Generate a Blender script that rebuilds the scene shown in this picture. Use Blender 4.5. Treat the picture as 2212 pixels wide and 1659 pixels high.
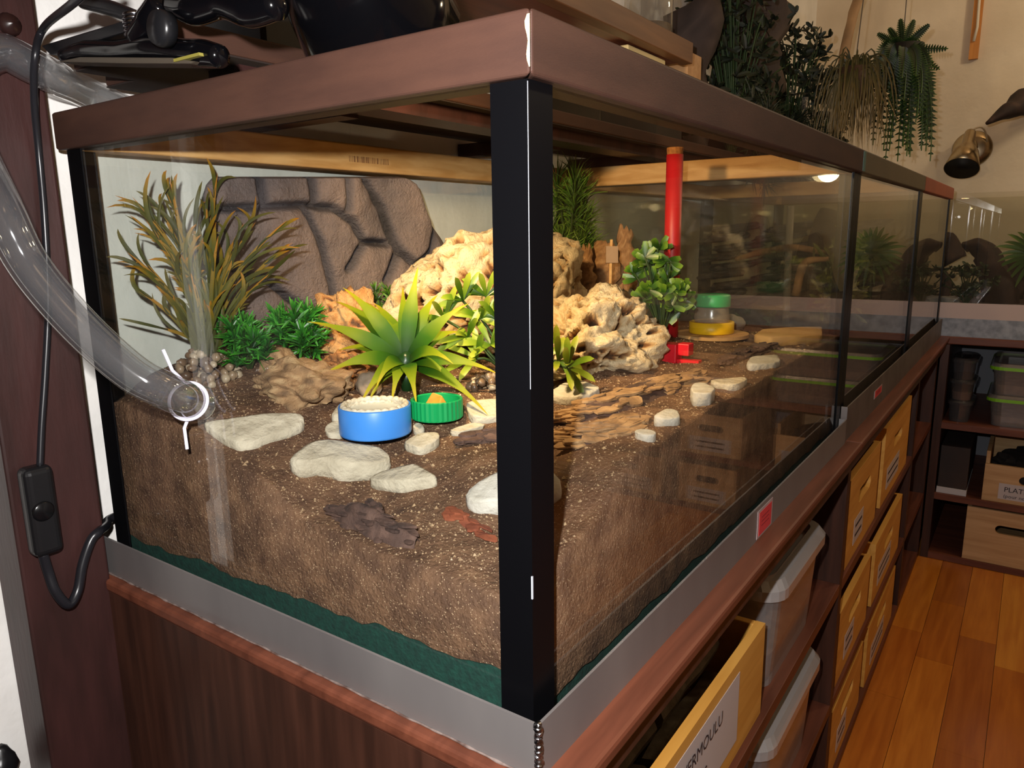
import bpy, bmesh, math, random
from mathutils import Vector, Matrix, noise
R = random.Random(7)
sc = bpy.context.scene
col = sc.collection
for o in list(bpy.data.objects): bpy.data.objects.remove(o)

# ------------------------------------------------------------------ camera
F, YAW, PITCH, ROLL = 1596.635, 0.61423, -0.201045, -0.0144217
C = Vector((0.185254, -0.27744, 0.235584))
fw = Vector((-math.sin(YAW)*math.cos(PITCH), math.cos(YAW)*math.cos(PITCH), math.sin(PITCH)))
r0 = Vector((math.cos(YAW), math.sin(YAW), 0)); u0 = r0.cross(fw)
rt = math.cos(ROLL)*r0 + math.sin(ROLL)*u0
up = -math.sin(ROLL)*r0 + math.cos(ROLL)*u0
cam = bpy.data.cameras.new('camera'); co = bpy.data.objects.new('camera', cam); col.objects.link(co)
cam.sensor_width = 36; cam.lens = F/2212*36; cam.clip_start = 0.01
m = Matrix((rt, up, -fw)).transposed().to_4x4(); m.translation = C; co.matrix_world = m
sc.camera = co

# ------------------------------------------------------------------ world, lights, exposure
sc.view_settings.view_transform = 'Standard'; sc.view_settings.look = 'None'
sc.view_settings.exposure = 0.0; sc.view_settings.gamma = 1; sc.view_settings.use_curve_mapping = False
sc.cycles.transparent_max_bounces = 32
w = bpy.data.worlds.new('world'); sc.world = w; w.use_nodes = True
w.node_tree.nodes['Background'].inputs[0].default_value = (1.0, .8, .6, 1)
w.node_tree.nodes['Background'].inputs[1].default_value = 0.02
FLASH, CLAMP, BULB2, ROOM = 22.0, 11.5, 130, 4.8
def lamp(name, kind, loc, energy, color, size, target=None, **kw):
    l = bpy.data.lights.new(name, kind); l.energy = energy; l.color = color
    if kind == 'AREA': l.size = size
    else: l.shadow_soft_size = size
    for k, v in kw.items(): setattr(l, k, v)
    o = bpy.data.objects.new(name, l); col.objects.link(o); o.location = loc
    if target is not None:
        o.rotation_euler = (Vector(target)-Vector(loc)).to_track_quat('-Z', 'Y').to_euler()
    return o
# the camera's own flash, a little left of and above the lens
lamp('camera_flash', 'SPOT', C - rt*.035 + up*.05 + fw*.01, FLASH, (1, .97, .95), .006, C + fw, spot_size=math.radians(120), spot_blend=.6)
# warm room lamps near the ceiling
lamp('ceiling_lamp', 'POINT', (.75, 1.35, 1.45), ROOM, (1, .66, .36), .12)
lamp('wall_lamp_beside', 'POINT', (.62, 1.72, .95), 9.0, (1, .80, .52), .05)
lamp('ceiling_lamp', 'POINT', (.9, -.5, 1.5), ROOM*.12, (1, .7, .42), .12)

# ------------------------------------------------------------------ pixel helpers (directions from the photograph, distance from what a thing touches)
def ray(x, y): return fw + rt*((x-1106)/F) - up*((y-829.5)/F)
def on(x, y, ax, v):
    d = ray(x, y); return C + d*((v-C[ax])/d[ax])
def dep(x, y, z): return C + ray(x, y)*z
def depth(p): return (Vector(p)-C).dot(fw)
def mpp(p): return depth(p)/F            # metres per pixel at a point
def lin(c): return c/12.92 if c <= .04045 else ((c+.055)/1.055)**2.4
def rgb(r, g, b): return (lin(r/255), lin(g/255), lin(b/255), 1)

# ------------------------------------------------------------------ materials
MATS = {}
def nt_new(name):
    m = bpy.data.materials.new(name); m.use_nodes = True
    nt = m.node_tree; return m, nt, nt.nodes['Principled BSDF']
def M(name, c, c2=None, rough=.5, metal=0, spec=.5, scale=30, detail=4, lo=.35, hi=.65, stretch=(1, 1, 1), bump=0, bscale=None,
      bdist=.002, c3=None, emit=None, estr=0, trans=0, ior=1.45, alpha=None, sub=0, dist=0, wave=None, speck=None):
    if name in MATS: return MATS[name]
    m, nt, b = nt_new(name); N, L = nt.nodes, nt.links
    b.inputs['Roughness'].default_value = rough; b.inputs['Metallic'].default_value = metal
    b.inputs['Specular IOR Level'].default_value = spec; b.inputs['Base Color'].default_value = c
    b.inputs['IOR'].default_value = ior
    if trans: b.inputs['Transmission Weight'].default_value = trans
    if sub:
        b.inputs['Subsurface Weight'].default_value = sub; b.inputs['Subsurface Radius'].default_value = (.01, .01, .006); b.inputs['Subsurface Scale'].default_value = .3
    tc = N.new('ShaderNodeTexCoord'); mp = N.new('ShaderNodeMapping'); L.new(tc.outputs['Object'], mp.inputs[0])
    mp.inputs['Scale'].default_value = stretch
    cur = None
    if c2:
        n = N.new('ShaderNodeTexNoise'); n.inputs['Scale'].default_value = scale; n.inputs['Detail'].default_value = detail
        n.inputs['Distortion'].default_value = dist; L.new(mp.outputs[0], n.inputs['Vector'])
        rp = N.new('ShaderNodeValToRGB'); e = rp.color_ramp.elements
        e[0].position = lo; e[0].color = c; e[1].position = hi; e[1].color = c2
        if c3: x = e.new(min(.98, hi+.12)); x.color = c3
        L.new(n.outputs[0], rp.inputs[0]); cur = rp.outputs[0]
    if speck:
        sc_, colr, thr = speck
        v = N.new('ShaderNodeTexVoronoi'); v.inputs['Scale'].default_value = sc_; L.new(tc.outputs['Object'], v.inputs['Vector'])
        sx = N.new('ShaderNodeSeparateColor'); L.new(v.outputs['Color'], sx.inputs[0])
        gt = N.new('ShaderNodeMath'); gt.operation = 'GREATER_THAN'; gt.inputs[1].default_value = thr; L.new(sx.outputs[0], gt.inputs[0])
        mx = N.new('ShaderNodeMix'); mx.data_type = 'RGBA'; L.new(gt.outputs[0], mx.inputs['Factor'])
        if cur: L.new(cur, mx.inputs['A'])
        else: mx.inputs['A'].default_value = c
        mx.inputs['B'].default_value = colr; cur = mx.outputs['Result']
    if cur: L.new(cur, b.inputs['Base Color'])
    if bump:
        n2 = N.new('ShaderNodeTexNoise'); n2.inputs['Scale'].default_value = bscale or scale; n2.inputs['Detail'].default_value = 6
        L.new(mp.outputs[0], n2.inputs['Vector'])
        bp = N.new('ShaderNodeBump'); bp.inputs['Strength'].default_value = bump; bp.inputs['Distance'].default_value = bdist
        L.new(n2.outputs[0], bp.inputs['Height']); L.new(bp.outputs[0], b.inputs['Normal'])
    if emit: b.inputs['Emission Color'].default_value = emit; b.inputs['Emission Strength'].default_value = estr
    MATS[name] = m; return m
def Mramp(name, stops, rough=.5, spec=.5, noise_amt=.15, nscale=60, bump=0, trans=0, bscale=None, bdist=.002):
    """colour along the part from its 'tt' attribute (base to tip, or pit to ridge)"""
    if name in MATS: return MATS[name]
    m, nt, b = nt_new(name); N, L = nt.nodes, nt.links
    b.inputs['Roughness'].default_value = rough; b.inputs['Specular IOR Level'].default_value = spec
    a = N.new('ShaderNodeAttribute'); a.attribute_name = 'tt'
    tc = N.new('ShaderNodeTexCoord'); n = N.new('ShaderNodeTexNoise'); n.inputs['Scale'].default_value = nscale; n.inputs['Detail'].default_value = 5
    L.new(tc.outputs['Object'], n.inputs['Vector'])
    ma = N.new('ShaderNodeMath'); ma.operation = 'MULTIPLY_ADD'; ma.inputs[1].default_value = noise_amt*2; L.new(n.outputs[0], ma.inputs[0])
    ad = N.new('ShaderNodeMath'); ad.operation = 'SUBTRACT'; ad.inputs[1].default_value = noise_amt; L.new(a.outputs['Fac'], ad.inputs[0]); L.new(ad.outputs[0], ma.inputs[2])
    rp = N.new('ShaderNodeValToRGB'); e = rp.color_ramp.elements
    e[0].position, e[0].color = stops[0]; e[1].position, e[1].color = stops[-1]
    for p, c in stops[1:-1]: x = e.new(p); x.color = c
    L.new(ma.outputs[0], rp.inputs[0]); L.new(rp.outputs[0], b.inputs['Base Color'])
    if bump:
        bp = N.new('ShaderNodeBump'); bp.inputs['Strength'].default_value = bump; bp.inputs['Distance'].default_value = bdist
        n3 = N.new('ShaderNodeTexNoise'); n3.inputs['Scale'].default_value = bscale or nscale; n3.inputs['Detail'].default_value = 8; n3.inputs['Roughness'].default_value = .65; L.new(tc.outputs['Object'], n3.inputs['Vector'])
        L.new(n3.outputs[0], bp.inputs['Height']); L.new(bp.outputs[0], b.inputs['Normal'])
    if trans:
        td = N.new('ShaderNodeBsdfTranslucent'); L.new(rp.outputs[0], td.inputs[0]); mx = N.new('ShaderNodeMixShader'); mx.inputs[0].default_value = trans
        L.new(b.outputs[0], mx.inputs[1]); L.new(td.outputs[0], mx.inputs[2]); L.new(mx.outputs[0], N['Material Output'].inputs[0])
    MATS[name] = m; return m
def Mglass(name, tint=(.97, .98, .97, 1), base=.04, haze=0, hcol=(.8, .8, .8, 1), rough=0):
    if name in MATS: return MATS[name]
    m, nt, b = nt_new(name); N, L = nt.nodes, nt.links; N.remove(b)
    tr = N.new('ShaderNodeBsdfTransparent'); tr.inputs[0].default_value = tint
    gl = N.new('ShaderNodeBsdfGlossy'); gl.inputs['Roughness'].default_value = rough; gl.inputs[0].default_value = (1, 1, 1, 1)
    lw = N.new('ShaderNodeLayerWeight'); lw.inputs[0].default_value = .5
    pw = N.new('ShaderNodeMath'); pw.operation = 'POWER'; pw.inputs[1].default_value = 5; L.new(lw.outputs['Facing'], pw.inputs[0])
    ma = N.new('ShaderNodeMath'); ma.operation = 'MULTIPLY_ADD'; ma.inputs[1].default_value = 1-base; ma.inputs[2].default_value = base; L.new(pw.outputs[0], ma.inputs[0])
    mx = N.new('ShaderNodeMixShader'); L.new(ma.outputs[0], mx.inputs[0]); L.new(gl.outputs[0], mx.inputs[2])
    if haze:
        df = N.new('ShaderNodeBsdfDiffuse'); df.inputs[0].default_value = hcol
        m2 = N.new('ShaderNodeMixShader'); m2.inputs[0].default_value = haze
        L.new(tr.outputs[0], m2.inputs[1]); L.new(df.outputs[0], m2.inputs[2]); L.new(m2.outputs[0], mx.inputs[1])
    else: L.new(tr.outputs[0], mx.inputs[1])
    L.new(mx.outputs[0], N['Material Output'].inputs[0]); MATS[name] = m; return m
def Mwood(name, c, c2, axis=1, rough=.5, fine=1, spec=.4, lo=.35, hi=.65):
    s = [14*fine]*3; s[axis] = 1.2*fine
    return M(name, c, c2, rough=rough, spec=spec, scale=5, detail=8, stretch=tuple(s), bump=.12, bscale=8, bdist=.001, lo=lo, hi=hi, dist=.4)

WHITE = M('white_plaster', rgb(240, 238, 234), rgb(222, 220, 215), rough=.85, scale=9, bump=.5, bscale=70, bdist=.002)
CREAM = M('cream_plaster', rgb(222, 208, 186), rgb(206, 190, 166), rough=.85, scale=5, bump=.4, bscale=50, bdist=.003)
BROWN = M('brown_paint', rgb(70, 47, 38), rgb(61, 41, 34), rough=.55, spec=.2, scale=6, stretch=(3, 3, 14), bump=.15, bscale=150, bdist=.0008)
DKBROWN = M('dark_brown_paint', rgb(58, 34, 32), rgb(46, 28, 26), rough=.45, spec=.3, scale=10, stretch=(5, 5, 1), bump=.25, bscale=60, bdist=.001)
OLIVE = M('olive_paint', rgb(92, 82, 56), rgb(82, 74, 50), rough=.5, scale=9)
RUST = M('rust_red_paint', rgb(150, 72, 46), rgb(136, 64, 42), rough=.5, scale=9)
TEAL = M('teal_tape', rgb(70, 110, 104), rough=.5)
PINE = M('raw_pine', rgb(214, 168, 108), rgb(190, 140, 80), rough=.6, scale=6, detail=8, stretch=(3, 3, 18), dist=.5)
BLACK = M('black_plastic', rgb(20, 20, 22), rough=.32)
BLACKP = M('black_profile', rgb(7, 7, 9), rough=.35, spec=.16)
GLOSSB = M('glossy_black_enamel', rgb(6, 6, 8), rough=.12)
CHROME = M('spring_steel', rgb(170, 170, 175), rough=.2, metal=1)
ALU = M('brushed_aluminium', rgb(136, 131, 129), rgb(120, 115, 114), rough=.38, metal=.45, scale=12, stretch=(1, 1, .3), bump=.04, bscale=200, bdist=.0004)
ALUD = M('dull_aluminium', rgb(120, 112, 108), rgb(102, 95, 92), rough=.5, metal=.6, scale=25)
GALV = M('galvanised_zinc', rgb(150, 152, 155), rgb(118, 120, 124), rough=.5, metal=.4, scale=60, detail=6)
WELD = M('weld_bead', rgb(200, 200, 205), rgb(140, 140, 145), rough=.25, metal=1, scale=200, bump=.6, bscale=300)
WALNUT_V = Mwood('walnut_vertical', rgb(50, 29, 21), rgb(72, 43, 32), axis=2, rough=.45)
WALNUT = Mwood('walnut_lengthwise', rgb(84, 45, 31), rgb(110, 62, 44), axis=1, rough=.45)
WALNUT_X = Mwood('walnut_crosswise', rgb(92, 52, 38), rgb(118, 70, 52), axis=0, rough=.45)
CRATE = Mwood('pale_crate_wood', rgb(206, 168, 122), rgb(186, 146, 100), axis=0, rough=.6)
CRATEY = Mwood('yellow_crate_wood', rgb(216, 160, 76), rgb(200, 142, 60), axis=1, rough=.6)
PAPER = M('label_paper', rgb(196, 186, 184), rough=.5)
INK = M('printed_ink', rgb(40, 34, 44), rough=.7)
REDLAB = M('red_sticker', rgb(206, 60, 66), rough=.5)
GLASS = Mglass('pane_glass')
GLASS2 = Mglass('dusty_pane_glass', tint=(.95, .95, .92, 1), haze=.012)
PLAST = Mglass('clear_plastic', tint=(.86, .85, .84, 1), base=.06, haze=.16, hcol=(.75, .7, .68, 1), rough=.15)
PLASTD = Mglass('smoked_plastic', tint=(.55, .56, .58, 1), base=.06, haze=.12, hcol=(.4, .38, .38, 1), rough=.15)
LID = Mglass('milky_plastic_lid', tint=(.7, .68, .66, 1), base=.06, haze=.45, hcol=(.62, .58, .56, 1), rough=.2)
LIME = M('lime_green_plastic', rgb(126, 190, 40), rough=.4)

# ------------------------------------------------------------------ mesh helpers
class G:
    def __init__(s): s.v, s.f, s.a = [], [], []
    def add(s, vs, fs, at=None):
        n = len(s.v); s.v += [Vector(p) for p in vs]; s.f += [tuple(i+n for i in f) for f in fs]
        s.a += list(at) if at is not None else [0.0]*len(vs); return s
    def box(s, x0, x1, y0, y1, z0, z1):
        return s.add([(x0,y0,z0),(x1,y0,z0),(x1,y1,z0),(x0,y1,z0),(x0,y0,z1),(x1,y0,z1),(x1,y1,z1),(x0,y1,z1)],
                     [(0,3,2,1),(4,5,6,7),(0,1,5,4),(1,2,6,5),(2,3,7,6),(3,0,4,7)])
    def lathe(s, prof, c=(0,0,0), axis=(0,0,1), n=32, closed=False):
        ax = Vector(axis).normalized(); q = ax.orthogonal().normalized(); p = ax.cross(q); c = Vector(c)
        vs = [c + ax*z + (q*math.cos(2*math.pi*i/n)+p*math.sin(2*math.pi*i/n))*r for r, z in prof for i in range(n)]
        k = len(prof); fs = [(j*n+i, j*n+(i+1)%n, (j+1)*n+(i+1)%n, (j+1)*n+i) for j in range(k-1) for i in range(n)]
        if closed: fs += [((k-1)*n+i, (k-1)*n+(i+1)%n, (i+1)%n, i) for i in range(n)]
        else:
            if prof[0][0] > 1e-6: fs.append(tuple(reversed(range(n))))
            if prof[-1][0] > 1e-6: fs.append(tuple((k-1)*n+i for i in range(n)))
        return s.add(vs, fs)
    def tube(s, pts, r, n=12, cap=True, at=None):
        pts = [Vector(p) for p in pts]; k = len(pts); rs = r if isinstance(r, (list, tuple)) else [r]*k
        t = (pts[1]-pts[0]).normalized(); q = t.orthogonal().normalized(); vs = []; av = []
        for i in range(k):
            t = (pts[min(i+1, k-1)]-pts[max(i-1, 0)]).normalized(); q = (q - t*q.dot(t)).normalized(); p = t.cross(q)
            vs += [pts[i] + (q*math.cos(2*math.pi*j/n)+p*math.sin(2*math.pi*j/n))*rs[i] for j in range(n)]; av += [i/(k-1)]*n
        fs = [(i*n+j, i*n+(j+1)%n, (i+1)*n+(j+1)%n, (i+1)*n+j) for i in range(k-1) for j in range(n)]
        if cap: fs += [tuple(reversed(range(n))), tuple((k-1)*n+j for j in range(n))]
        return s.add(vs, fs, av)
    def blade(s, pts, w, nrm, fold=.25, prof=None):
        """leaf ribbon along pts, folded along its midrib; tt runs from base to tip"""
        pts = [Vector(p) for p in pts]; k = len(pts); vs = []; av = []
        for i in range(k):
            t = (pts[min(i+1, k-1)]-pts[max(i-1, 0)]).normalized(); sd = t.cross(Vector(nrm))
            sd = sd.normalized() if sd.length > 1e-6 else t.orthogonal().normalized(); n = sd.cross(t).normalized()
            x = i/(k-1); ww = w*(prof(x) if prof else math.sin(math.pi*min(1, .12+x*.88))**.7)
            vs += [pts[i]-sd*ww+n*ww*fold, pts[i], pts[i]+sd*ww+n*ww*fold]; av += [x]*3
        fs = []
        for i in range(k-1):
            a = i*3; fs += [(a, a+1, a+4, a+3), (a+1, a+2, a+5, a+4)]
        return s.add(vs, fs, av)
WL = {}
def thing(name, label, cat, loc=(0,0,0), group=None):
    o = bpy.data.objects.new(name, None); col.objects.link(o); o.location = loc; o.empty_display_size = .02
    o['label'] = label; o['category'] = cat
    if group: o['group'] = group
    WL[o.name] = Vector(loc); return o
def obj(name, g, mat, parent=None, label=None, cat=None, group=None, kind=None, smooth=False, origin=None, bevel=0, seg=2):
    if parent is not None: org = WL[parent.name]
    elif origin is not None: org = Vector(origin)
    else:
        xs = [v for v in g.v]; org = Vector(((min(v.x for v in xs)+max(v.x for v in xs))/2, (min(v.y for v in xs)+max(v.y for v in xs))/2, min(v.z for v in xs)))
    me = bpy.data.meshes.new(name); me.from_pydata([v-org for v in g.v], [], g.f); me.update()
    if any(g.a):
        at = me.attributes.new('tt', 'FLOAT', 'POINT'); at.data.foreach_set('value', g.a)
    if smooth: me.polygons.foreach_set('use_smooth', [True]*len(me.polygons))
    me.materials.append(mat)
    o = bpy.data.objects.new(name, me); col.objects.link(o); WL[o.name] = org
    if parent is not None: o.parent = parent
    else: o.location = org
    if label: o['label'] = label
    if cat: o['category'] = cat
    if group: o['group'] = group
    if kind: o['kind'] = kind
    if bevel:
        b = o.modifiers.new('bevel', 'BEVEL'); b.width = bevel; b.segments = seg; b.limit_method = 'ANGLE'
    return o
def bez(a, b, c, n=8):
    a, b, c = Vector(a), Vector(b), Vector(c)
    return [a*(1-t)**2 + b*2*t*(1-t) + c*t*t for t in [i/(n-1) for i in range(n)]]
def spline(pts, n=8):
    P = [Vector(p) for p in pts]; P = [P[0]*2-P[1]] + P + [P[-1]*2-P[-2]]; out = []
    for i in range(1, len(P)-2):
        for j in range(n):
            t = j/n; a, b, c, d = P[i-1:i+3]
            out.append(.5*((2*b)+(c-a)*t+(2*a-5*b+4*c-d)*t*t+(3*b-a-3*c+d)*t**3))
    return out+[P[-2]]
def sstep(a, b, x):
    t = max(0, min(1, (x-a)/(b-a))); return t*t*(3-2*t)
def ico(sub):
    bm = bmesh.new(); bmesh.ops.create_icosphere(bm, subdivisions=sub, radius=1)
    v = [x.co.copy() for x in bm.verts]; f = [tuple(y.index for y in x.verts) for x in bm.faces]; bm.free(); return v, f
ICO = {}
def rock(c, rad, seed, sub=4, amp=.18, fr=1.6, pits=0, pitscale=3.5, flat=0, rot=0, fine=.04):
    """irregular stone; tt = 0 in pits, 1 on ridges"""
    if sub not in ICO: ICO[sub] = ico(sub)
    V, Fs = ICO[sub]; g = G(); off = Vector((seed*3.7, seed*1.3, seed*2.1)); vs = []; at = []
    cr, sr = math.cos(rot), math.sin(rot)
    for p in V:
        q = p*fr + off
        d = 1 + amp*noise.noise(q)*1.6 + amp*.6*noise.noise(q*2.3) + fine*noise.noise(q*6) + fine*.5*noise.noise(q*13)
        a = .5 + .5*noise.noise(q*3)
        if pits:
            pv = p*pitscale + off; pv = pv + Vector((noise.noise(pv*1.4), noise.noise(pv*1.4+Vector((9,9,9))), noise.noise(pv*1.4+Vector((4,7,2)))))*.55
            f1 = noise.voronoi(pv)[0][0]; big = sstep(.40, .27, f1)*sstep(-.6, -.25, noise.noise(p*2+off*1.7))
            f2 = noise.voronoi(pv*2.3)[0][0]; small = sstep(.36, .12, f2)*.4
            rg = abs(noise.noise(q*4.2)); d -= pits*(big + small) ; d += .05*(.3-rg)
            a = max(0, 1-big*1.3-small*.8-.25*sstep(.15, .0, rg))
        v = p*d
        if flat: v.z = math.copysign(min(abs(v.z), flat)+.15*max(0, abs(v.z)-flat), v.z)
        x, y, z = v.x*rad[0], v.y*rad[1], v.z*rad[2]
        vs.append(Vector(c)+Vector((x*cr-y*sr, x*sr+y*cr, z))); at.append(max(.001, a))
    return g.add(vs, Fs, at)
def text(s, size, o0, xd, yd, mat, parent, name='lettering', label=None):
    cu = bpy.data.curves.new('t', 'FONT'); cu.body = s; cu.size = size; cu.resolution_u = 2
    to = bpy.data.objects.new('t', cu); col.objects.link(to)
    bpy.context.view_layer.update()
    me = to.evaluated_get(bpy.context.evaluated_depsgraph_get()).to_mesh()
    xd, yd = Vector(xd).normalized(), Vector(yd).normalized(); nz = xd.cross(yd)
    g = G(); g.add([Vector(o0)+xd*v.co.x+yd*v.co.y+nz*.0003 for v in me.vertices], [tuple(p.vertices) for p in me.polygons])
    to.to_mesh_clear(); bpy.data.objects.remove(to); bpy.data.curves.remove(cu)
    return obj(name, g, mat, parent, label)

# ------------------------------------------------------------------ measures
W, H, HR = .409, .30, .0265
L1, L2, L3 = .706, 1.287, 1.842
ZT = -.031                 # worktop top
ZF = -.612                 # floor
YF = 1.82                  # front of the far cabinet
XW, YW = -.445, 2.26       # wall planes
XR, YB, ZC = 1.7, -1.4, 1.75

# ------------------------------------------------------------------ setting
obj('wall_left', G().box(XW-.1, XW, YB, YW+.1, ZF-.05, ZC), WHITE, kind='structure', label='white plaster wall behind the glass tanks')
obj('wall_far', G().box(XW, XR+.1, YW, YW+.1, ZF-.05, ZC), CREAM, kind='structure', label='cream plaster wall carrying the brass spot lamp')
obj('wall_right', G().box(XR, XR+.1, YB, YW, ZF-.05, ZC), CREAM, kind='structure')
obj('wall_back', G().box(XW-.1, XR+.1, YB-.1, YB, ZF-.05, ZC), CREAM, kind='structure')
obj('ceiling', G().box(XW-.1, XR+.1, YB-.1, YW+.1, ZC, ZC+.1), CREAM, kind='structure')
floor = obj('floor', G().box(XW-.1, XR+.1, YB-.1, YW+.1, ZF-.05, ZF-.006), M('floor_screed', rgb(90, 60, 40), rough=.9), kind='structure', label='orange wood-strip laminate floor')
PL = []
for i, (a, b) in enumerate([((206,128,44),(186,108,34)), ((190,112,38),(170,94,30)), ((214,142,52),(196,120,40)), ((178,104,42),(160,88,34))]):
    PL.append(M('laminate_%d' % i, rgb(*a), rgb(*b), rough=.32, scale=4, detail=8, stretch=(22, 1.5, 1), dist=.3))
pw = .066
for i in range(25):
    y = YB + R.uniform(-.3, 0); x0 = .0 + i*pw
    while y < YW:
        ln = R.choice([.28, .34, .42, .5])
        if i < 13 or R.random() < 2:
            obj('plank', G().box(x0+.0004, x0+pw-.0004, max(y, YB)+.0004, min(y+ln, YW)-.0004, ZF-.006, ZF+R.uniform(-.0003, .0003)), R.choice(PL), floor)
        y += ln

d1 = obj('added_door', G().box(XW, XW+.03, -1.2, -.125, ZF, 1.4), DKBROWN, kind='structure', label='dark brown door added out of view to darken the end pane reflection')  # added unseen door, gives the end pane something dark to reflect
obj('door_handle', G().tube([(XW+.03, -1.1, .35), (XW+.07, -1.1, .35), (XW+.07, -1.0, .35)], .008, 10), CHROME, d1)
# upright post against the wall, left of the tank
post = thing('wooden_post', 'dark brown painted wooden post standing beside the tank end', 'post', (-.42, -.043, ZF))
obj('shaft', G().box(XW, -.40, -.074, -.013, ZF, 1.2), DKBROWN, post, bevel=.002)
obj('bolt_head', G().lathe([(0, 0), (.006, .001), (.0075, .004), (.006, .008), (0, .01)], on(14, 55, 0, -.401), (1, 0, 0), 16), M('brown_bolt', rgb(40, 24, 22), rough=.3), post, smooth=True)

# ------------------------------------------------------------------ cabinet under the tanks
XC = .008
cab = thing('shelf_cabinet', 'walnut shelf cabinet carrying the glass tanks', 'cabinet', (-.2, .9, ZF))
zs = [-.246, -.433, -.595]
obj('apron', G().box(XC, .022, -.015, YF-.001, ZT-.028, ZT-.0105), WALNUT_V, cab)
obj('end_panel', G().box(-.3998, XC, -.016, .002, ZF, ZT-.0105), WALNUT_V, cab, bevel=.0008)
for y in (.752, 1.462, 1.80):
    obj('divider', G().box(XW+.004, XC, y, y+.018, ZF, ZT-.0105), WALNUT_V, cab, bevel=.0008)
obj('back_panel', G().box(XW+.001, XW+.004, 0, 1.81, ZF, ZT-.018), M('dark_backing', rgb(40, 26, 22), rough=.8), cab)
for (a, b) in ((.002, .752), (.77, 1.462), (1.48, 1.80)):
    for z in zs:
        obj('shelf', G().box(XW+.004, XC, a, b, z-.016, z), WALNUT, cab, bevel=.0006)
    obj('plinth', G().box(XC-.012, XC-.002, a, b, ZF, zs[2]-.016), WALNUT_V, cab)
wq = [(-.3998, -.018), (.028, -.018), (.028, .716), (XW+.001, .716), (XW+.001, -.0128), (-.3998, -.0128)]   # notched round the post
obj('worktop', G().add([(x, y, z) for z in (ZT-.010, ZT) for x, y in wq], [tuple(range(6))[::-1], tuple(range(6, 12))]+[(i, (i+1) % 6, 6+(i+1) % 6, 6+i) for i in range(6)]), WALNUT, label='walnut worktop under the nearest tank with rounded front lip', cat='worktop', bevel=.003)
obj('worktop', G().box(XW+.001, .028, .717, YF+.01, ZT-.010, ZT), WALNUT, label='walnut worktop under the olive and red rimmed tanks', cat='worktop', bevel=.003)

# ------------------------------------------------------------------ glass tanks
def tank(y0, y1, railm, label, tag, back=True):
    t = thing('glass_tank', label, 'tank', (-W/2, (y0+y1)/2, ZT+.002))
    r = .0053; rw = .018
    zb = ZT+.002
    xo, xi, bo, bi = r, -rw, -W-r, -W+rw
    yo, yi, fo, fi = (y0-r if y0 < .01 else y0+.0003), y0+rw, y1-.0003, y1-rw
    def rail(nm, q, mt):   # mitred board from four plan corners
        obj(nm, G().add([(x, y, z) for z in (H, H+HR) for x, y in q], [(0,3,2,1),(4,5,6,7),(0,1,5,4),(1,2,6,5),(2,3,7,6),(3,0,4,7)]), mt, t, bevel=.0018, seg=3)
    rail('front_rail', [(xi, yi), (xo, yo), (xo, fo), (xi, fi)], railm)
    rail('back_rail', [(bo, yo), (bi, yi), (bi, fi), (bo, fo)], PINE)
    rail('end_rail', [(bo, yo), (xo, yo), (xi, yi), (bi, yi)], railm)
    rail('end_rail', [(bi, fi), (xi, fi), (xo, fo), (bo, fo)], PINE)
    fl, th = .020, .0012
    for (cx, sx) in ((0, -1), (-W, 1)):
        for (cy, sy) in ((y0, 1), (y1-.001, -1)):
            g = G()
            xa, xb = sorted((cx, cx+sx*fl)); ya, yb = sorted((cy, cy+sy*th)); g.box(xa, xb, ya, yb, zb, H)
            xa, xb = sorted((cx, cx+sx*th)); ya, yb = sorted((cy+sy*th, cy+sy*fl)); g.box(xa, xb, ya, yb, zb, H)
            obj('corner_post', g, BLACKP, t)
    gm = GLASS if y0 < .1 else GLASS2
    obj('front_pane', G().box(-.0052, -.0014, y0+.002, y1-.003, zb, H), gm, t)
    obj('end_pane', G().box(-W+.006, -.0055, y0+.0014, y0+.0052, zb, H), gm, t)
    obj('end_pane', G().box(-W+.006, -.0055, y1-.0065, y1-.0027, zb, H), gm, t)
    obj('back_pane', G().box(-W+.0014, -W+.0052, y0+.002, y1-.003, zb, H), gm, t)
    obj('base_board', G().box(-W+.006, -.006, y0+.006, y1-.007, zb, zb+.006), BLACKP, t)
    return t
t1 = tank(0, L1, BROWN, 'large glass tank with brown rim and black corner posts, lit inside', 1)
# chipped paint on the near corner of the rim
g = G()
e0, e1 = on(1143, 28, 1, -.0058), on(1152, 142, 1, -.0058)
for i in range(9):
    p = e0.lerp(e1, i/8); p.y = -.0062; p.x = .0048; wd = [.0012, .0024, .0022, .0014, .0009, .0013, .0017, .0014, .0004][i]
    g.add([(p.x-wd, -.00545, p.z), (p.x+.0002, -.0056, p.z)], [])
for i in range(8): g.f.append((i*2, i*2+1, i*2+3, i*2+2))
obj('bare_wood_chip', g, M('bare_wood', rgb(240, 214, 160), rough=.7), t1, label='pale bare wood where the paint chipped off')
obj('pale_edge', G().box(-.00015, .00010, -.00010, .00015, .165, H-.001), M('pale_edge_grey', rgb(170, 174, 184), rough=.3), t1, label='thin pale strip along the edge of the black corner post')  # thin pale grey strip along the upper part of the post edge
obj('edge_chip', G().box(-.0005, .0003, -.0003, .0004, .060, .072), MATS['pale_edge_grey'], t1)
g = G(); bxp = -W+.0182
for i in range(26):
    a_ = on(755+i*3.3, 352, 0, bxp); zc_ = H+.0115; wd = R.choice([.0004, .0007, .0011]); g.box(bxp, bxp+.0002, a_.y, a_.y+wd, zc_-.003, zc_+.003)
obj('barcode', g, M('faded_print', rgb(110, 66, 40), rough=.7), t1, label='faded barcode printed on the raw back rail', kind='stuff')
t2 = tank(L1, L2, OLIVE, 'glass tank with olive rim behind the lit tank', 2)
t3 = tank(L2, L3-.02, RUST, 'short glass tank with rust red rim by the far cabinet', 3)
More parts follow.
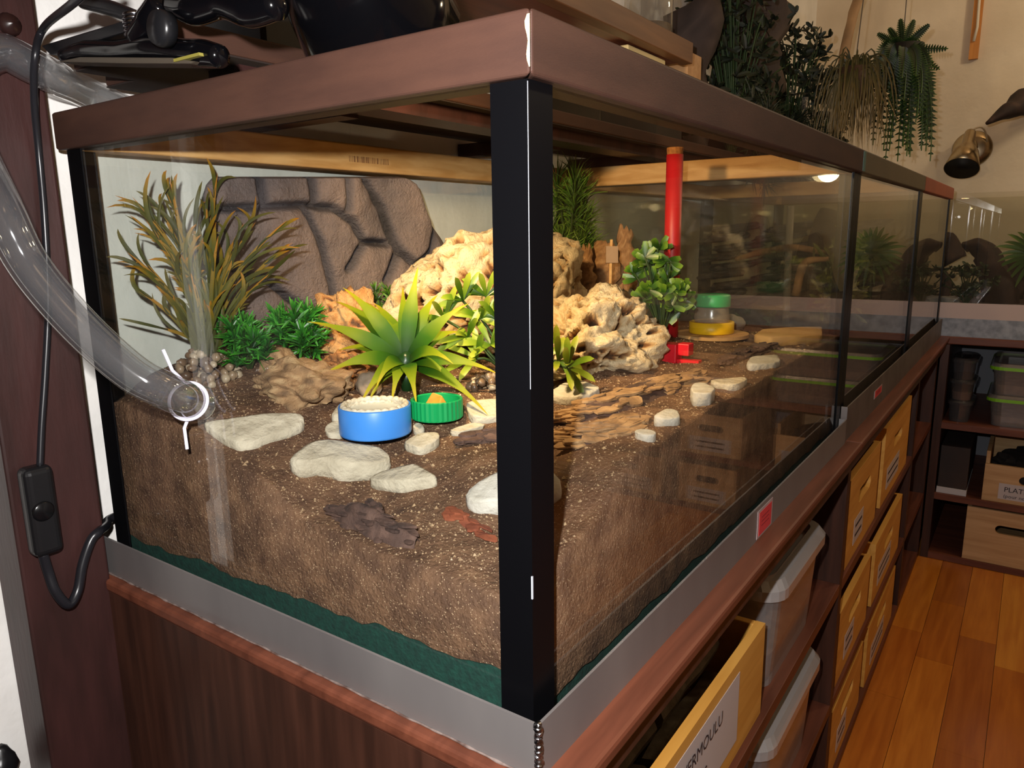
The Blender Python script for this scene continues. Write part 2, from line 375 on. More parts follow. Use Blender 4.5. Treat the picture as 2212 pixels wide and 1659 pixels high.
obj('joint_tape', G().box(.0053, .0056, L1-.004, L1+.010, H+.002, H+HR-.002), TEAL, t2)

# aluminium trays
def tray(y0, y1, mat, label, zt, b=.0095, a=.010):
    t = thing('metal_tray', label, 'tray', (-W/2, (y0+y1)/2, ZT))
    k = .0016
    obj('front_wall', G().box(b-k, b, y0-a, y1, ZT, zt), mat, t)
    obj('end_wall', G().box(-W-.006 if y0 < .01 else .0006, b-k, y0-a, y0-a+k, ZT, zt), mat, t)
    obj('end_wall', G().box(.0006, b-k, y1-k, y1, ZT, zt), mat, t)
    obj('tray_floor', G().box(-W-.006, b-k, y0-a+k, y1-k, ZT, ZT+.0015), M('dark_tray_floor', rgb(26, 40, 36), rough=.5), t)
    return t, b, a
tr1, tb, ta = tray(0, L1-.004, ALU, 'bare aluminium tray around the foot of the brown rimmed tank', 0)
g = G()
for i in range(60):
    z = ZT+(i/59)*(.0315); r_ = .0022+.0007*math.sin(i*1.7)+R.uniform(-.0004, .0004)
    g.add([], [])
pts = [(tb-.0004+R.uniform(-.0004, .0004), -ta+.0004+R.uniform(-.0003, .0003), ZT+.0003+i/40*.0312) for i in range(41)]
obj('weld_bead', G().tube(pts, [.0019+.0005*math.sin(i*1.9)+R.uniform(-.0003, .0003) for i in range(41)], 10), WELD, tr1, smooth=True)
pts = [(-W-.0055+R.uniform(-.0004, .0004), -ta+.0002, ZT+.0006+i/30*.030) for i in range(31)]
obj('weld_bead', G().tube(pts, [.0013+.0004*math.sin(i*1.9) for i in range(31)], 8), WELD, tr1, smooth=True)
pts = [(-W+i/200*(W+tb), -ta-.0004, ZT+.0006+.0007*noise.noise(Vector((i*.13, 2, 0)))) for i in range(201)]
obj('sealant_bead', G().tube(pts, [.0006+.0007*max(0, noise.noise(Vector((i*.21, 7, 1)))) for i in range(201)], 8), M('clear_sealant', rgb(84, 66, 60), rgb(130, 116, 110), rough=.2, scale=150), tr1, smooth=True)
tr2, _, _ = tray(L1+.012, L3-.02, ALUD, 'dull metal tray under the olive and red rimmed tanks', .014, b=.008, a=.008)
def sticker(px0, px1, x, parent_label, sz):
    p = on(*px0, 0, x); q = on(*px1, 0, x)
    p.z = min(p.z, -.001); q.z = max(q.z, ZT+.0015)
    t = thing('sticker', parent_label, 'sticker', (x, p.y, min(p.z, q.z)))
    obj('sheet', G().box(x, x+.0004, p.y, q.y, q.z, p.z), M('clear_sticker', rgb(170, 150, 150), rough=.3), t)
    obj('print', G().box(x+.0004, x+.0006, p.y+.1*(q.y-p.y), q.y-.08*(q.y-p.y), q.z+.06*(p.z-q.z), p.z-.1*(p.z-q.z)), REDLAB, t)
    for k in (.35, .5, .65):
        zz = q.z+(p.z-q.z)*k; obj('printed_line', G().box(x+.0006, x+.0007, p.y+.25*(q.y-p.y), q.y-.25*(q.y-p.y), zz, zz+.0008), M('dark_red_ink', rgb(130, 30, 40), rough=.6), t)
sticker((1637, 1106), (1665, 1140), .0096, 'small red printed sticker on the bare aluminium tray', 1)
sticker((1891, 822), (1904, 846), .0081, 'small red printed sticker on the dull metal tray', 1)

# ------------------------------------------------------------------ soil in the lit tank
CP = [(0,0,.042),(-.03,0,.046),(0,.05,.078),(0,.13,.104),(0,.26,.104),(0,.37,.104),(0,.61,.106),(0,.70,.107),(-.06,0,.046),(-.11,0,.047),(-.16,0,.055),(-.24,0,.084),(-.11,.03,.064),(-.06,.03,.062),(-.40,0,.102),
      (-.4,.05,.134),(-.4,.12,.142),(-.4,.4,.14),(-.4,.7,.12),(-.2,.2,.112),(-.2,.45,.116),(-.2,.7,.112),(-.1,.1,.090),(-.06,.2,.103),(-.3,.06,.115),(-.33,.13,.130),(-.1,.4,.108)]
def hs(x, y):
    sw = sh = 0
    for a, b, h in CP:
        k = 1/((x-a)**2+(y-b)**2+.0012)**1.6; sw += k; sh += k*h
    return sh/sw
def gp(x, y, dz=0):
    d = ray(x, y); lo, hi = .2, 1.6
    for i in range(200):
        t = lo+(hi-lo)*i/199; p = C+d*t
        if p.z < hs(p.x, p.y)+dz:
            a, b = t-(hi-lo)/199, t
            for _ in range(14):
                m_ = (a+b)/2; q = C+d*m_
                if q.z < hs(q.x, q.y)+dz: b = m_
                else: a = m_
            return C+d*b
    return C+d*1
SOIL = M('soil', rgb(78, 54, 39), rgb(112, 82, 60), rough=.75, scale=60, detail=8, bump=1.0, bscale=420, bdist=.002, c3=rgb(136, 104, 78), speck=(1700, rgb(165, 138, 110), .965))
nx, ny = 110, 170
g = G(); xa, xb, ya, yb = -W+.0056, -.0056, .0056, L1-.007
def hn(x, y): return hs(x, y)+.0025*noise.noise(Vector((x*40, y*40, 0)))+.0012*noise.noise(Vector((x*120, y*120, 3)))
for j in range(ny+1):
    for i in range(nx+1):
        x = xa+(xb-xa)*i/nx; y = ya+(yb-ya)*j/ny; g.v.append(Vector((x, y, hn(x, y))))
g.a = [0]*len(g.v)
for j in range(ny):
    for i in range(nx):
        a = j*(nx+1)+i; g.f.append((a, a+1, a+nx+2, a+nx+1))
def skirt(idx, flip):
    n = len(g.v)
    for k in idx:
        p = g.v[k]; e = (-p.x+p.y)
        zb = (.0035+.006*math.exp(-((p.x)**2+p.y**2)/.02)-.0045*sstep(.1, .4, -p.x) if p.y < .01 else -.012)+.004*noise.noise(Vector((p.x*25, p.y*25, 5)))+.002*noise.noise(Vector((p.x*90, p.y*90, 5)))
        g.v.append(Vector((p.x, p.y, min(zb, p.z-.005))))
        g.a.append(0)
    for i in range(len(idx)-1):
        q = (idx[i], idx[i+1], n+i+1, n+i); g.f.append(q if not flip else q[::-1])
skirt([i for i in range(nx+1)], True)
skirt([j*(nx+1)+nx for j in range(ny+1)], True)
skirt([ny*(nx+1)+i for i in range(nx+1)], False)
skirt([j*(nx+1) for j in range(ny+1)], False)
soil = obj('soil', g, SOIL, label='brown sandy soil sloping up to the back of the lit tank', cat='soil', kind='stuff', smooth=True, origin=(-.2, .35, 0))
obj('felt_mat', G().box(-W+.007, -.0068, .0068, L1-.0085, ZT+.0085, .03), M('green_felt', rgb(16, 62, 52), rgb(12, 46, 40), rough=.95, scale=200, bump=.5, bscale=400), label='green felt mat under the soil of the lit tank', cat='mat')
g = G(); oct_v = [(1,0,0),(-1,0,0),(0,1,0),(0,-1,0),(0,0,1),(0,0,-1)]; oct_f = [(0,2,4),(2,1,4),(1,3,4),(3,0,4),(2,0,5),(1,2,5),(3,1,5),(0,3,5)]
for i in range(9000):
    x, y = R.uniform(xa+.002, xb-.002), R.uniform(ya+.002, yb-.002)
    if R.random() < .5: y = ya+.002+(y-ya)*.45
    s_ = R.choice([.0005, .0006, .0008, .0011]) if R.random() < .97 else .002
    z = hn(x, y); g.add([(x+v[0]*s_*R.uniform(.7, 1.3), y+v[1]*s_*R.uniform(.7, 1.3), z+v[2]*s_*.8) for v in oct_v], oct_f)
obj('grains', g, M('sand_grain', rgb(104, 78, 56), rgb(180, 154, 122), rough=.3, scale=500, c3=rgb(70, 50, 38)), soil, kind='stuff')

# ------------------------------------------------------------------ lit tank: backdrop
BX = -W+.0075
rows = [(720, 480, 1010), (690, 478, 1000), (650, 470, 995), (600, 462, 985), (560, 455, 972), (540, 452, 962), (515, 449, 948), (490, 446, 930), (450, 441, 913), (420, 440, 903), (400, 446, 893), (390, 454, 880), (382, 462, 858)]
GR = [[(445,452),(540,447),(640,443),(700,450),(745,480),(768,520)],[(545,384),(552,442)],[(655,384),(662,445)],[(728,386),(732,452)],[(772,390),(812,450),(835,520),(846,545)],
      [(768,526),(735,580)],[(768,522),(820,526)],[(846,540),(812,605)],[(848,545),(880,574)],[(925,487),(915,540),(880,572)],[(640,452),(672,520),(690,580),(702,640)],[(555,600),(600,640),(645,672)],[(450,560),(520,600),(555,600)]]
def segd(px, py, a, b):
    dx, dy = b[0]-a[0], b[1]-a[1]; t = max(0, min(1, ((px-a[0])*dx+(py-a[1])*dy)/(dx*dx+dy*dy)))
    return math.hypot(px-a[0]-t*dx, py-a[1]-t*dy)
g = G(); nu, nv = 130, 90
for j in range(nv+1):
    k = j/nv*(len(rows)-1); i0 = min(int(k), len(rows)-2); fr = k-i0
    yy, lx, rx = [rows[i0][q]*(1-fr)+rows[i0+1][q]*fr for q in range(3)]
    for i in range(nu+1):
        px = lx+(rx-lx)*i/nu
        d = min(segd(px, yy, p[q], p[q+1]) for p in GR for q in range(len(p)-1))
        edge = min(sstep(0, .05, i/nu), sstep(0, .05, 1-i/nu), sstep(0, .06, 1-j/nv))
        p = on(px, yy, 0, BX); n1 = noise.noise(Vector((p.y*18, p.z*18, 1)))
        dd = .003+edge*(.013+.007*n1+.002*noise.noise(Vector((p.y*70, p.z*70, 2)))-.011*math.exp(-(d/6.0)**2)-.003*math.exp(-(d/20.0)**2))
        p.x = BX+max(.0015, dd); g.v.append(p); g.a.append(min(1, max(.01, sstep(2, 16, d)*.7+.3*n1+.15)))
for j in range(nv):
    for i in range(nu):
        a = j*(nu+1)+i; g.f.append((a, a+1, a+nu+2, a+nu+1))
n = len(g.v); bnd = [i for i in range(nu+1)]+[j*(nu+1)+nu for j in range(1, nv+1)]+[nv*(nu+1)+i for i in range(nu-1, -1, -1)]+[j*(nu+1) for j in range(nv-1, 0, -1)]
for k in bnd: q = g.v[k].copy(); q.x = BX-.001; g.v.append(q); g.a.append(.3)
for i in range(len(bnd)):
    i2 = (i+1) % len(bnd); g.f.append((bnd[i], n+i, n+i2, bnd[i2]))
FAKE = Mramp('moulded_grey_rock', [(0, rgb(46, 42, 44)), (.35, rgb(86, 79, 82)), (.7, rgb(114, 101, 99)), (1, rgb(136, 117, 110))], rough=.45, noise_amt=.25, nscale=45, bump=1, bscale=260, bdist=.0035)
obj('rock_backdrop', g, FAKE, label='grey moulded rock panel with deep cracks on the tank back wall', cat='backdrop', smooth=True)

# ------------------------------------------------------------------ stones, slabs
STONE = M('pale_flat_stone', rgb(166, 156, 136), rgb(200, 190, 170), rough=.85, scale=45, detail=7, bump=1, bscale=140, bdist=.003, c3=rgb(132, 120, 100))
STONEW = M('white_stone', rgb(200, 196, 188), rgb(176, 170, 158), rough=.85, scale=50, bump=.8, bscale=200, bdist=.002)
def slab(poly, t, label, mat=STONE, name='flat_stone', round_=.3, dz=.0, group=None, seed=0):
    cx = sum(p[0] for p in poly)/len(poly); cy = sum(p[1] for p in poly)/len(poly)
    P = [gp(x, y, t+dz) for x, y in poly]
    for q in P: q.y = max(q.y, .0095)
    ex = max(0, max(v.x for v in P)+.0095)
    ey = max(0, max(v.y for v in P)-(L1-.013))
    for q in P: q.x -= ex; q.y -= ey; q.z = hs(q.x, q.y)+t+dz
    # densify and jitter the outline
    Q = []; n = len(P)
    for i in range(n):
        a, b = P[i], P[(i+1) % n]; k = max(2, int((b-a).length/.004))
        Q += [a.lerp(b, j/k) for j in range(k)]
    for _ in range(1): Q = [(Q[i-1]+Q[i]*2+Q[(i+1) % len(Q)])/4 for i in range(len(Q))]
    c = sum(Q, Vector())/len(Q); g = G(); m_ = len(Q)
    zlow = min(hs(q.x, q.y) for q in Q)-.003
    # best plane through the outline, so that the stone stays flat
    sx = sum((q.x-c.x)**2 for q in Q); sy = sum((q.y-c.y)**2 for q in Q); sxy = sum((q.x-c.x)*(q.y-c.y) for q in Q)
    bx = sum((q.x-c.x)*(q.z-c.z) for q in Q); by = sum((q.y-c.y)*(q.z-c.z) for q in Q); dt = sx*sy-sxy*sxy
    ka, kb = (bx*sy-by*sxy)/dt, (by*sx-bx*sxy)/dt
    def zp(p): return c.z+ka*(p.x-c.x)+kb*(p.y-c.y)
    rings = [(0.45, 0), (.85, 0), (.965, -.02), (.992, -.14), (1.0, -.5), (.985, -1)]
    vs = []
    for ri, (s_, dzz) in enumerate(rings):
        for i, q in enumerate(Q):
            p = c+(q-c)*s_; nz = noise.noise(Vector((p.x*60+seed, p.y*60, ri*.3)))
            zt = zp(p)
            if ri < 2: p.z = zt+.0012*nz*t/.008
            elif ri < 5: p.z = zt+dzz*t; d = (q-c); d.z = 0; p += d.normalized()*.0011*noise.noise(Vector((p.x*150, p.y*150, ri+seed)))
            else: p.z = hs(p.x, p.y)-.004
            vs.append(p)
    top = c.copy(); top.z = zp(c); vs.append(top); ti = len(vs)-1
    fs = [(ti, i, (i+1) % m_) for i in range(m_)]
    for r_ in range(len(rings)-1):
        fs += [(r_*m_+i, (r_+1)*m_+i, (r_+1)*m_+(i+1) % m_, r_*m_+(i+1) % m_) for i in range(m_)]
    fs.append(tuple((len(rings)-1)*m_+i for i in range(m_))[::-1])
    g.add(vs, fs); o = obj(name, g, mat, label=label, cat='stone', group=group, smooth=True, origin=(c.x, c.y, zlow)); return o
A = lambda s, ox, oy, L_: [(ox+x/s, oy+y/s) for x, y in L_]
c8 = lambda L_: A(3.301, 430, 800, L_); c3_ = lambda L_: A(4.148, 1180, 800, L_); c4 = lambda L_: A(3.318, 1420, 300, L_)
slab(c8([(20,370),(240,330),(470,290),(740,310),(758,370),(640,420),(470,470),(300,530),(230,500),(100,430)]), .006, 'broad flat stone at the back left, half buried', seed=1)
slab(c8([(625,600),(800,500),(920,490),(1300,540),(1385,600),(1240,660),(1000,680),(880,630),(700,650)]), .012, 'thick flat stone in front of the blue dish', seed=2)
slab(c8([(1190,755),(1300,712),(1530,662),(1710,748),(1440,800),(1300,790)]), .007, 'thin wedge shaped stone before the thick flat stone', seed=3)
slab(c8([(1450,510),(1560,445),(1720,435),(1715,490),(1570,555)]), .006, 'small pale stone at the right of the blue dish', seed=4)
slab([(1003,1068),(1030,1036),(1090,1005),(1160,995),(1210,1030),(1216,1050),(1180,1075),(1100,1082),(1020,1085)], .009, 'white rounded stone behind the corner post', STONEW, seed=5)
slab(c8([(890,400),(940,360),(1040,350),(1040,450),(910,450)]), .004, 'pale stone half under the blue dish at its left', seed=6)
slab(c8([(930,320),(1000,230),(1150,195),(1240,230),(1100,280),(1000,330)]), .008, 'pale curved stone behind the blue dish', seed=7)
slab(c8([(1770,425),(1960,365),(2060,385),(1850,440)]), .004, 'narrow pale stone before the green dish', seed=8)
slab(c8([(1900,225),(1940,212),(2000,198),(2150,205),(2160,320),(1990,335),(1930,325)]), .006, 'broad pale stone at the right of the green dish', seed=9)
slab(c8([(1520,390),(1560,362),(1610,395),(1600,425),(1535,418)]), .005, 'tiny pale stone between the two dishes', seed=10)
slab(c3_([(30,190),(150,105),(330,85),(490,150),(400,205),(250,235),(90,225)]), .008, 'smooth cream stone shaded by the lime leaves', STONEW, seed=11)
slab(c3_([(1405,165),(1440,118),(1530,112),(1640,170),(1600,215),(1440,210)]), .010, 'rounded pale stone by the front pane, near the bark', STONEW, seed=12)
slab(c3_([(1540,98),(1700,78),(1880,65),(1895,90),(1800,135),(1660,130)]), .005, 'long thin pale stone touching the front pane', seed=13)
slab(c3_([(1010,415),(1130,348),(1230,356),(1265,420),(1200,445),(1050,440)]), .007, 'pointed cream pebble below the long bark', STONEW, seed=14)
slab(c3_([(815,540),(940,523),(1040,555),(1020,585),(900,585)]), .005, 'small cream pebble nearest the soil edge', STONEW, seed=15)
slab(c4([(640,1600),(680,1555),(860,1543),(885,1585),(840,1608),(660,1612)]), .006, 'oblong cream pebble beside the far bark flakes', STONEW, seed=16)
slab(c4([(745,1385),(800,1348),(1000,1335),(1225,1330),(1230,1385),(1050,1400),(860,1405)]), .010, 'long sandstone slab by the far end pane', M('sandstone', rgb(196, 160, 104), rgb(176, 138, 84), rough=.8, scale=40, bump=.4, bscale=150), seed=17)

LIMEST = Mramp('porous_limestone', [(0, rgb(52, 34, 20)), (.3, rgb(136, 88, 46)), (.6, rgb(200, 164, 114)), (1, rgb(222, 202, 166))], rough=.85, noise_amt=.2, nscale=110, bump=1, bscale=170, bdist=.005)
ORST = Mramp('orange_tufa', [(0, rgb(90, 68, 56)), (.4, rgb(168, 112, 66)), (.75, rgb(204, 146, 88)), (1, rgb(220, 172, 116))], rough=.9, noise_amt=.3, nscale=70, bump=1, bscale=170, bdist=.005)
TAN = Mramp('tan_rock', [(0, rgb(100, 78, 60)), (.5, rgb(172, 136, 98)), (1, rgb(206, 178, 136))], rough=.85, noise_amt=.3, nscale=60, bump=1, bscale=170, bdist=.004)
def rk(name, c, rad, seed, label, mat, cat='rock', **k):
    return obj(name, rock(c, rad, seed, **k), mat, label=label, cat=cat, smooth=True)
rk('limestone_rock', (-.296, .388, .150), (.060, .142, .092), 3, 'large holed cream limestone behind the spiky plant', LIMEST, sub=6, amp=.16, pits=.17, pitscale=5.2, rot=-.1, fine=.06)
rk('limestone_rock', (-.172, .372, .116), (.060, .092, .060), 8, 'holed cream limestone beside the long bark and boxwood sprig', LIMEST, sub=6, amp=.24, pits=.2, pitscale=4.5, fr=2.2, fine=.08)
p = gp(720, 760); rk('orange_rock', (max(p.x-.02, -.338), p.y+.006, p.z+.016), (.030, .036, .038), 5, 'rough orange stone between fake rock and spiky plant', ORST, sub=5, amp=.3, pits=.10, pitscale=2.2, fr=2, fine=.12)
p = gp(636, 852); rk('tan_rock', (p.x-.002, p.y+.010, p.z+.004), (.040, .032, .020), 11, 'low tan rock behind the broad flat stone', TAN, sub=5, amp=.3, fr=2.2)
p = gp(772, 846); rk('grey_pebble', (p.x+.004, p.y+.010, p.z+.004), (.012, .011, .011), 12, 'grey rounded pebble under the spiky leaves', M('grey_pebble', rgb(120, 104, 88), rgb(150, 130, 108), rough=.7, scale=60), cat='stone', sub=4)
p = gp(700, 820); rk('tan_rock', (p.x-.010, p.y+.030, p.z+.004), (.020, .016, .014), 21, 'crumbly brown rock left of the grey pebble', ORST, sub=5, amp=.3, fr=2.4)
p = gp(606, 800); rk('tan_rock', (p.x-.008, p.y+.004, p.z+.004), (.018, .014, .014), 14, 'small cream rock under the green bushes', TAN, sub=4, amp=.25)
p = gp(1050, 855); 
def gravel(name, c, rad, n, label, mats, size=.0035):
    t = thing(name, label, 'gravel', c)
    for i in range(n):
        a, r_ = R.uniform(0, 6.28), math.sqrt(R.random()); x, y = c[0]+math.cos(a)*r_*rad[0], c[1]+math.sin(a)*r_*rad[1]
        z = hs(x, y)+rad[2]*max(0, 1-r_**2)*R.uniform(.6, 1)
        obj('gravel_stone', rock((x, y, z), [size*R.uniform(.7, 1.2) for _ in range(3)], i, sub=2, amp=.2), R.choice(mats), t, smooth=True)
GRV = [M('gravel_%d' % i, rgb(*c_), rough=.35, scale=50) for i, c_ in enumerate([(138,118,96),(110,88,68),(166,150,128),(84,66,52)])]
gravel('plant_gravel', (p.x, p.y+.02, hs(p.x, p.y)), (.03, .02, .012), 60, 'pale gravel heaped around the lime plant foot', GRV)
p = gp(420, 815); pb = p.copy()
gravel('plant_gravel', (p.x, p.y+.012, hs(p.x, p.y)), (.028, .022, .022), 70, 'pale gravel clump holding the tall grass plant', GRV, .0038)

# ------------------------------------------------------------------ plants in the lit tank
GRASS = Mramp('grass_blade', [(0, rgb(50, 52, 20)), (.45, rgb(82, 82, 24)), (.75, rgb(136, 106, 24)), (1, rgb(176, 112, 30))], rough=.6, spec=.2, noise_amt=.08, nscale=40, trans=.15)
GRASSD = Mramp('grass_blade_olive', [(0, rgb(40, 44, 16)), (.5, rgb(66, 68, 22)), (1, rgb(100, 88, 30))], rough=.55, spec=.25, noise_amt=.1, nscale=40, trans=.12)
gb = Vector((pb.x-.004, pb.y+.016, hs(pb.x, pb.y)+.012))
gpl = thing('grass_plant', 'tall plastic grass with olive blades and orange tips', 'plant', gb)
tips = [(285,425),(312,450),(335,432),(352,398),(366,382),(470,373),(446,432),(420,455),(275,545),(305,560),(315,475),(632,524),(620,476),(552,480),(590,586),(527,482),(490,548),(526,596),(295,626),(330,705),(322,655),(500,505),(556,562),(408,428),(396,452),(341,522),(376,500),(430,520),(455,505),(540,520),(470,560),(350,560),(330,600),(510,640),(480,620),(440,590),(400,560),(365,610),(545,640),(575,545),(390,400),(500,580)]
D0 = depth(gb); prof_g = lambda x: min(1, .5+x*1.5)*(1-x**4)**.8+.03
for i in range(26):
    tx, ty = tips[i] if i < 20 else (R.gauss(420, 55), R.uniform(470, 600))
    d_ = D0+R.uniform(-.03, .03); tip = dep(tx, ty, d_)
    if tip.x < -W+.022: tip = on(tx, ty, 0, -W+R.uniform(.022, .034))
    b0 = gb+Vector((R.uniform(-.009, .009), R.uniform(-.009, .009), R.uniform(-.008, .002)))
    o_ = tip-b0; mid = b0+o_*.45+Vector((-o_.x*.28, -o_.y*.28, o_.length*.12)); S_ = bez(b0, mid, tip, 14)
    obj('grass_blade', G().blade(S_, .0017, (C-b0)+Vector((R.uniform(-.2, .2), 0, 0)), .35, prof=prof_g), GRASS, gpl, smooth=True)
    nlf = int(o_.length/.014)
    for k in range(nlf):
        f_ = .22+.66*k/max(1, nlf-1)+R.uniform(-.04, .04); a_ = S_[int(f_*13)]; tg = (S_[min(13, int(f_*13)+1)]-a_).normalized()
        sd = Vector((R.gauss(0, 1), R.gauss(0, 1), R.gauss(0, .3))); sd = (sd-tg*sd.dot(tg)).normalized()
        ln_ = R.uniform(.030, .056); e = a_+tg*ln_*R.uniform(.6, .95)+sd*ln_*R.uniform(.15, .55)
        if e.x < -W+.020: e.x = -W+.020
        e.y = max(e.y, .009); m_y = .009
        m_ = a_+tg*ln_*.6+sd*ln_*R.uniform(-.12, .12)
        obj('grass_blade', G().blade(bez(a_, m_, e, 8), R.uniform(.0011, .0018), (C-a_)+Vector((R.uniform(-.3, .3), 0, R.uniform(-.2, .2))), .35, prof=prof_g), GRASS if R.random() < .45 else GRASSD, gpl, smooth=True)

def leaf_set(th, leaves, mat, name='leaf'):
    for (pts, w_, nrm, prof) in leaves: obj(name, G().blade(pts, w_, nrm, .22, prof), mat, th, smooth=True)
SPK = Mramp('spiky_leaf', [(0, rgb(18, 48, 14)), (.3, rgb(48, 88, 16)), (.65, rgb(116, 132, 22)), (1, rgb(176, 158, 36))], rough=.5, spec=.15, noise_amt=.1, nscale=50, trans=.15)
p = gp(872, 868); sc_ = Vector((p.x-.012, p.y+.022, p.z+.034)); Ds = depth(sc_); sc_ = dep(876, 782, Ds)
spk = thing('spiky_plant', 'plastic spiky rosette plant with yellow edged green leaves', 'plant', (sc_.x, sc_.y, hs(sc_.x, sc_.y)))
obj('stem', G().tube([(sc_.x, sc_.y, hs(sc_.x, sc_.y)-.005), sc_], [.004, .006], 10), M('dark_green_stem', rgb(20, 50, 20), rough=.35), spk, smooth=True)
obj('crown', rock(sc_, (.007, .007, .009), 3, sub=3, amp=.1), MATS['dark_green_stem'], spk, smooth=True)
stips = [(740,621,.02),(664,695,.0),(724,651,.05),(696,811,-.03),(730,757,.02),(812,838,-.05),(778,873,-.05),(796,868,-.03),(846,870,-.05),(900,876,-.06),(1055,897,-.05),(1077,808,-.02),(979,786,-.05),(946,637,.04),(903,577,.02),(1012,656,.0),(998,718,.03),(933,678,.05),(827,672,.05),(808,656,.06),(784,651,.07),(870,620,.06),(960,730,.05),(770,800,.03),(985,830,-.03)]
pl = lambda x: (.55+.45*math.sin(math.pi*min(1, x*1.4)))*(1-max(0, x-.35)/.65)**.8+.01
for i, (x, y, d) in enumerate(stips):
    tip = dep(x, y, Ds+d); tip.z = max(tip.z, hs(tip.x, tip.y)+.003); o_ = tip-sc_
    mid = sc_+o_*.5+Vector((0, 0, .012+.10*abs(d)))-ray(876, 782)*.012
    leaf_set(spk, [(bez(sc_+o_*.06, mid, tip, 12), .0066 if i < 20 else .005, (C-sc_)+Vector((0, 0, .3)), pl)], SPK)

def keep(p, lim=None, cyl=(), edge=None):
    if lim: p.x = min(max(p.x, lim[0]), lim[1]); p.y = min(max(p.y, lim[2]), lim[3])
    for (cx, cy, r_) in cyl:
        d = Vector((p.x-cx, p.y-cy, 0))
        if d.length < r_: d = d.normalized()*r_ if d.length > 1e-5 else Vector((r_, 0, 0)); p.x, p.y = cx+d.x, cy+d.y
    if edge is not None and p.z < .368:     # trails down in front of the shelf edge
        p.x = max(p.x, edge+.003)
    return p
def bush(name, px, py, spread, h, label, n=14, mat=None, needles=34, nl=.013, nw=.0009, dz=0, at=None, up_=.6, down=0, lim=None, cyl=(), edge=None):
    base = Vector(at) if at else gp(px, py)
    t = thing(name, label, 'plant', base); st, fo = G(), G()
    for i in range(n):
        a = R.uniform(0, 6.28); r_ = spread*math.sqrt(R.random()); c = base+Vector((math.cos(a)*r_, math.sin(a)*r_, h*R.uniform(.35, 1)-down*R.random()))
        keep(c, lim, cyl, edge)
        if edge is None: sp5 = bez(base+Vector((0, 0, -.003)), base.lerp(c, .5)+Vector((0, 0, h*.3)), c, 5)
        else:
            over = Vector((edge+.006, (base.y+c.y)/2, .378)); sp5 = spline([base, base.lerp(over, .6)+Vector((0, 0, .02)), over, c], 4) if c.z < .372 else bez(base, base.lerp(c, .5)+Vector((0, 0, .03)), c, 5)
        st.tube(sp5, .0011, 6)
        ax = (c-base).normalized()*.5+Vector((0, 0, up_))
        for k in range(needles):
            d = Vector((R.gauss(0, 1), R.gauss(0, 1), R.gauss(.2, .8))).normalized(); d = (d+ax*.6).normalized()
            s0 = c-ax*R.uniform(0, nl*.9); e = s0+d*nl*R.uniform(.6, 1.1)
            if lim or cyl or edge is not None:
                keep(s0, lim, cyl, edge); keep(e, lim, cyl, edge)
                if edge is not None and min(s0.z, e.z) < .369: s0.x = max(s0.x, edge+.003); e.x = max(e.x, edge+.003)
            fo.blade([s0, s0.lerp(e, .5)+Vector((0, 0, nl*.06)), e], nw, Vector((R.gauss(0, 1), R.gauss(0, 1), 1)), .2, prof=lambda x: 1-.75*abs(2*x-1)**2)
    obj('stems', st, M('bush_stem', rgb(40, 62, 20), rough=.6), t, smooth=True); obj('foliage', fo, mat, t)
    return t
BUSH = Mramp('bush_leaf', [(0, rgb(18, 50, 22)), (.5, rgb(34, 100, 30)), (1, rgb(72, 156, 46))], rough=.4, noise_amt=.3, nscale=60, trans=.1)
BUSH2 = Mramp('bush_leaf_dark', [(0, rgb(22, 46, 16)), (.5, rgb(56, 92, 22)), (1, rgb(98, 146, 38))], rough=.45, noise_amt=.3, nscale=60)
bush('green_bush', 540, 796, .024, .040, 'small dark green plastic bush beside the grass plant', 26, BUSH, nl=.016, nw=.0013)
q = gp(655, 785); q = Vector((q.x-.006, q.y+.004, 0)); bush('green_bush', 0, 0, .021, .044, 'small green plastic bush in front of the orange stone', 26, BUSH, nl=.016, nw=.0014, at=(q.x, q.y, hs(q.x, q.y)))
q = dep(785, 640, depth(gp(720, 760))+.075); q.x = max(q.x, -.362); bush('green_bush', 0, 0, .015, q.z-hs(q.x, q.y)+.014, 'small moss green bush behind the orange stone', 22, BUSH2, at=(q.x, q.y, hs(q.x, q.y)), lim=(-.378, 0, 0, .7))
PINEN = Mramp('pine_needle', [(0, rgb(36, 66, 20)), (.5, rgb(66, 108, 28)), (1, rgb(124, 156, 54))], rough=.5, noise_amt=.3, nscale=50)
pp = (-.350, .622, hs(-.350, .622)); bush('pine_plant', 0, 0, .032, .195, 'bushy pine like plastic plant in the far back corner', 26, PINEN, at=pp, needles=90, nl=.038, nw=.0009, up_=.9, lim=(-.398, 0, 0, L1-.012))

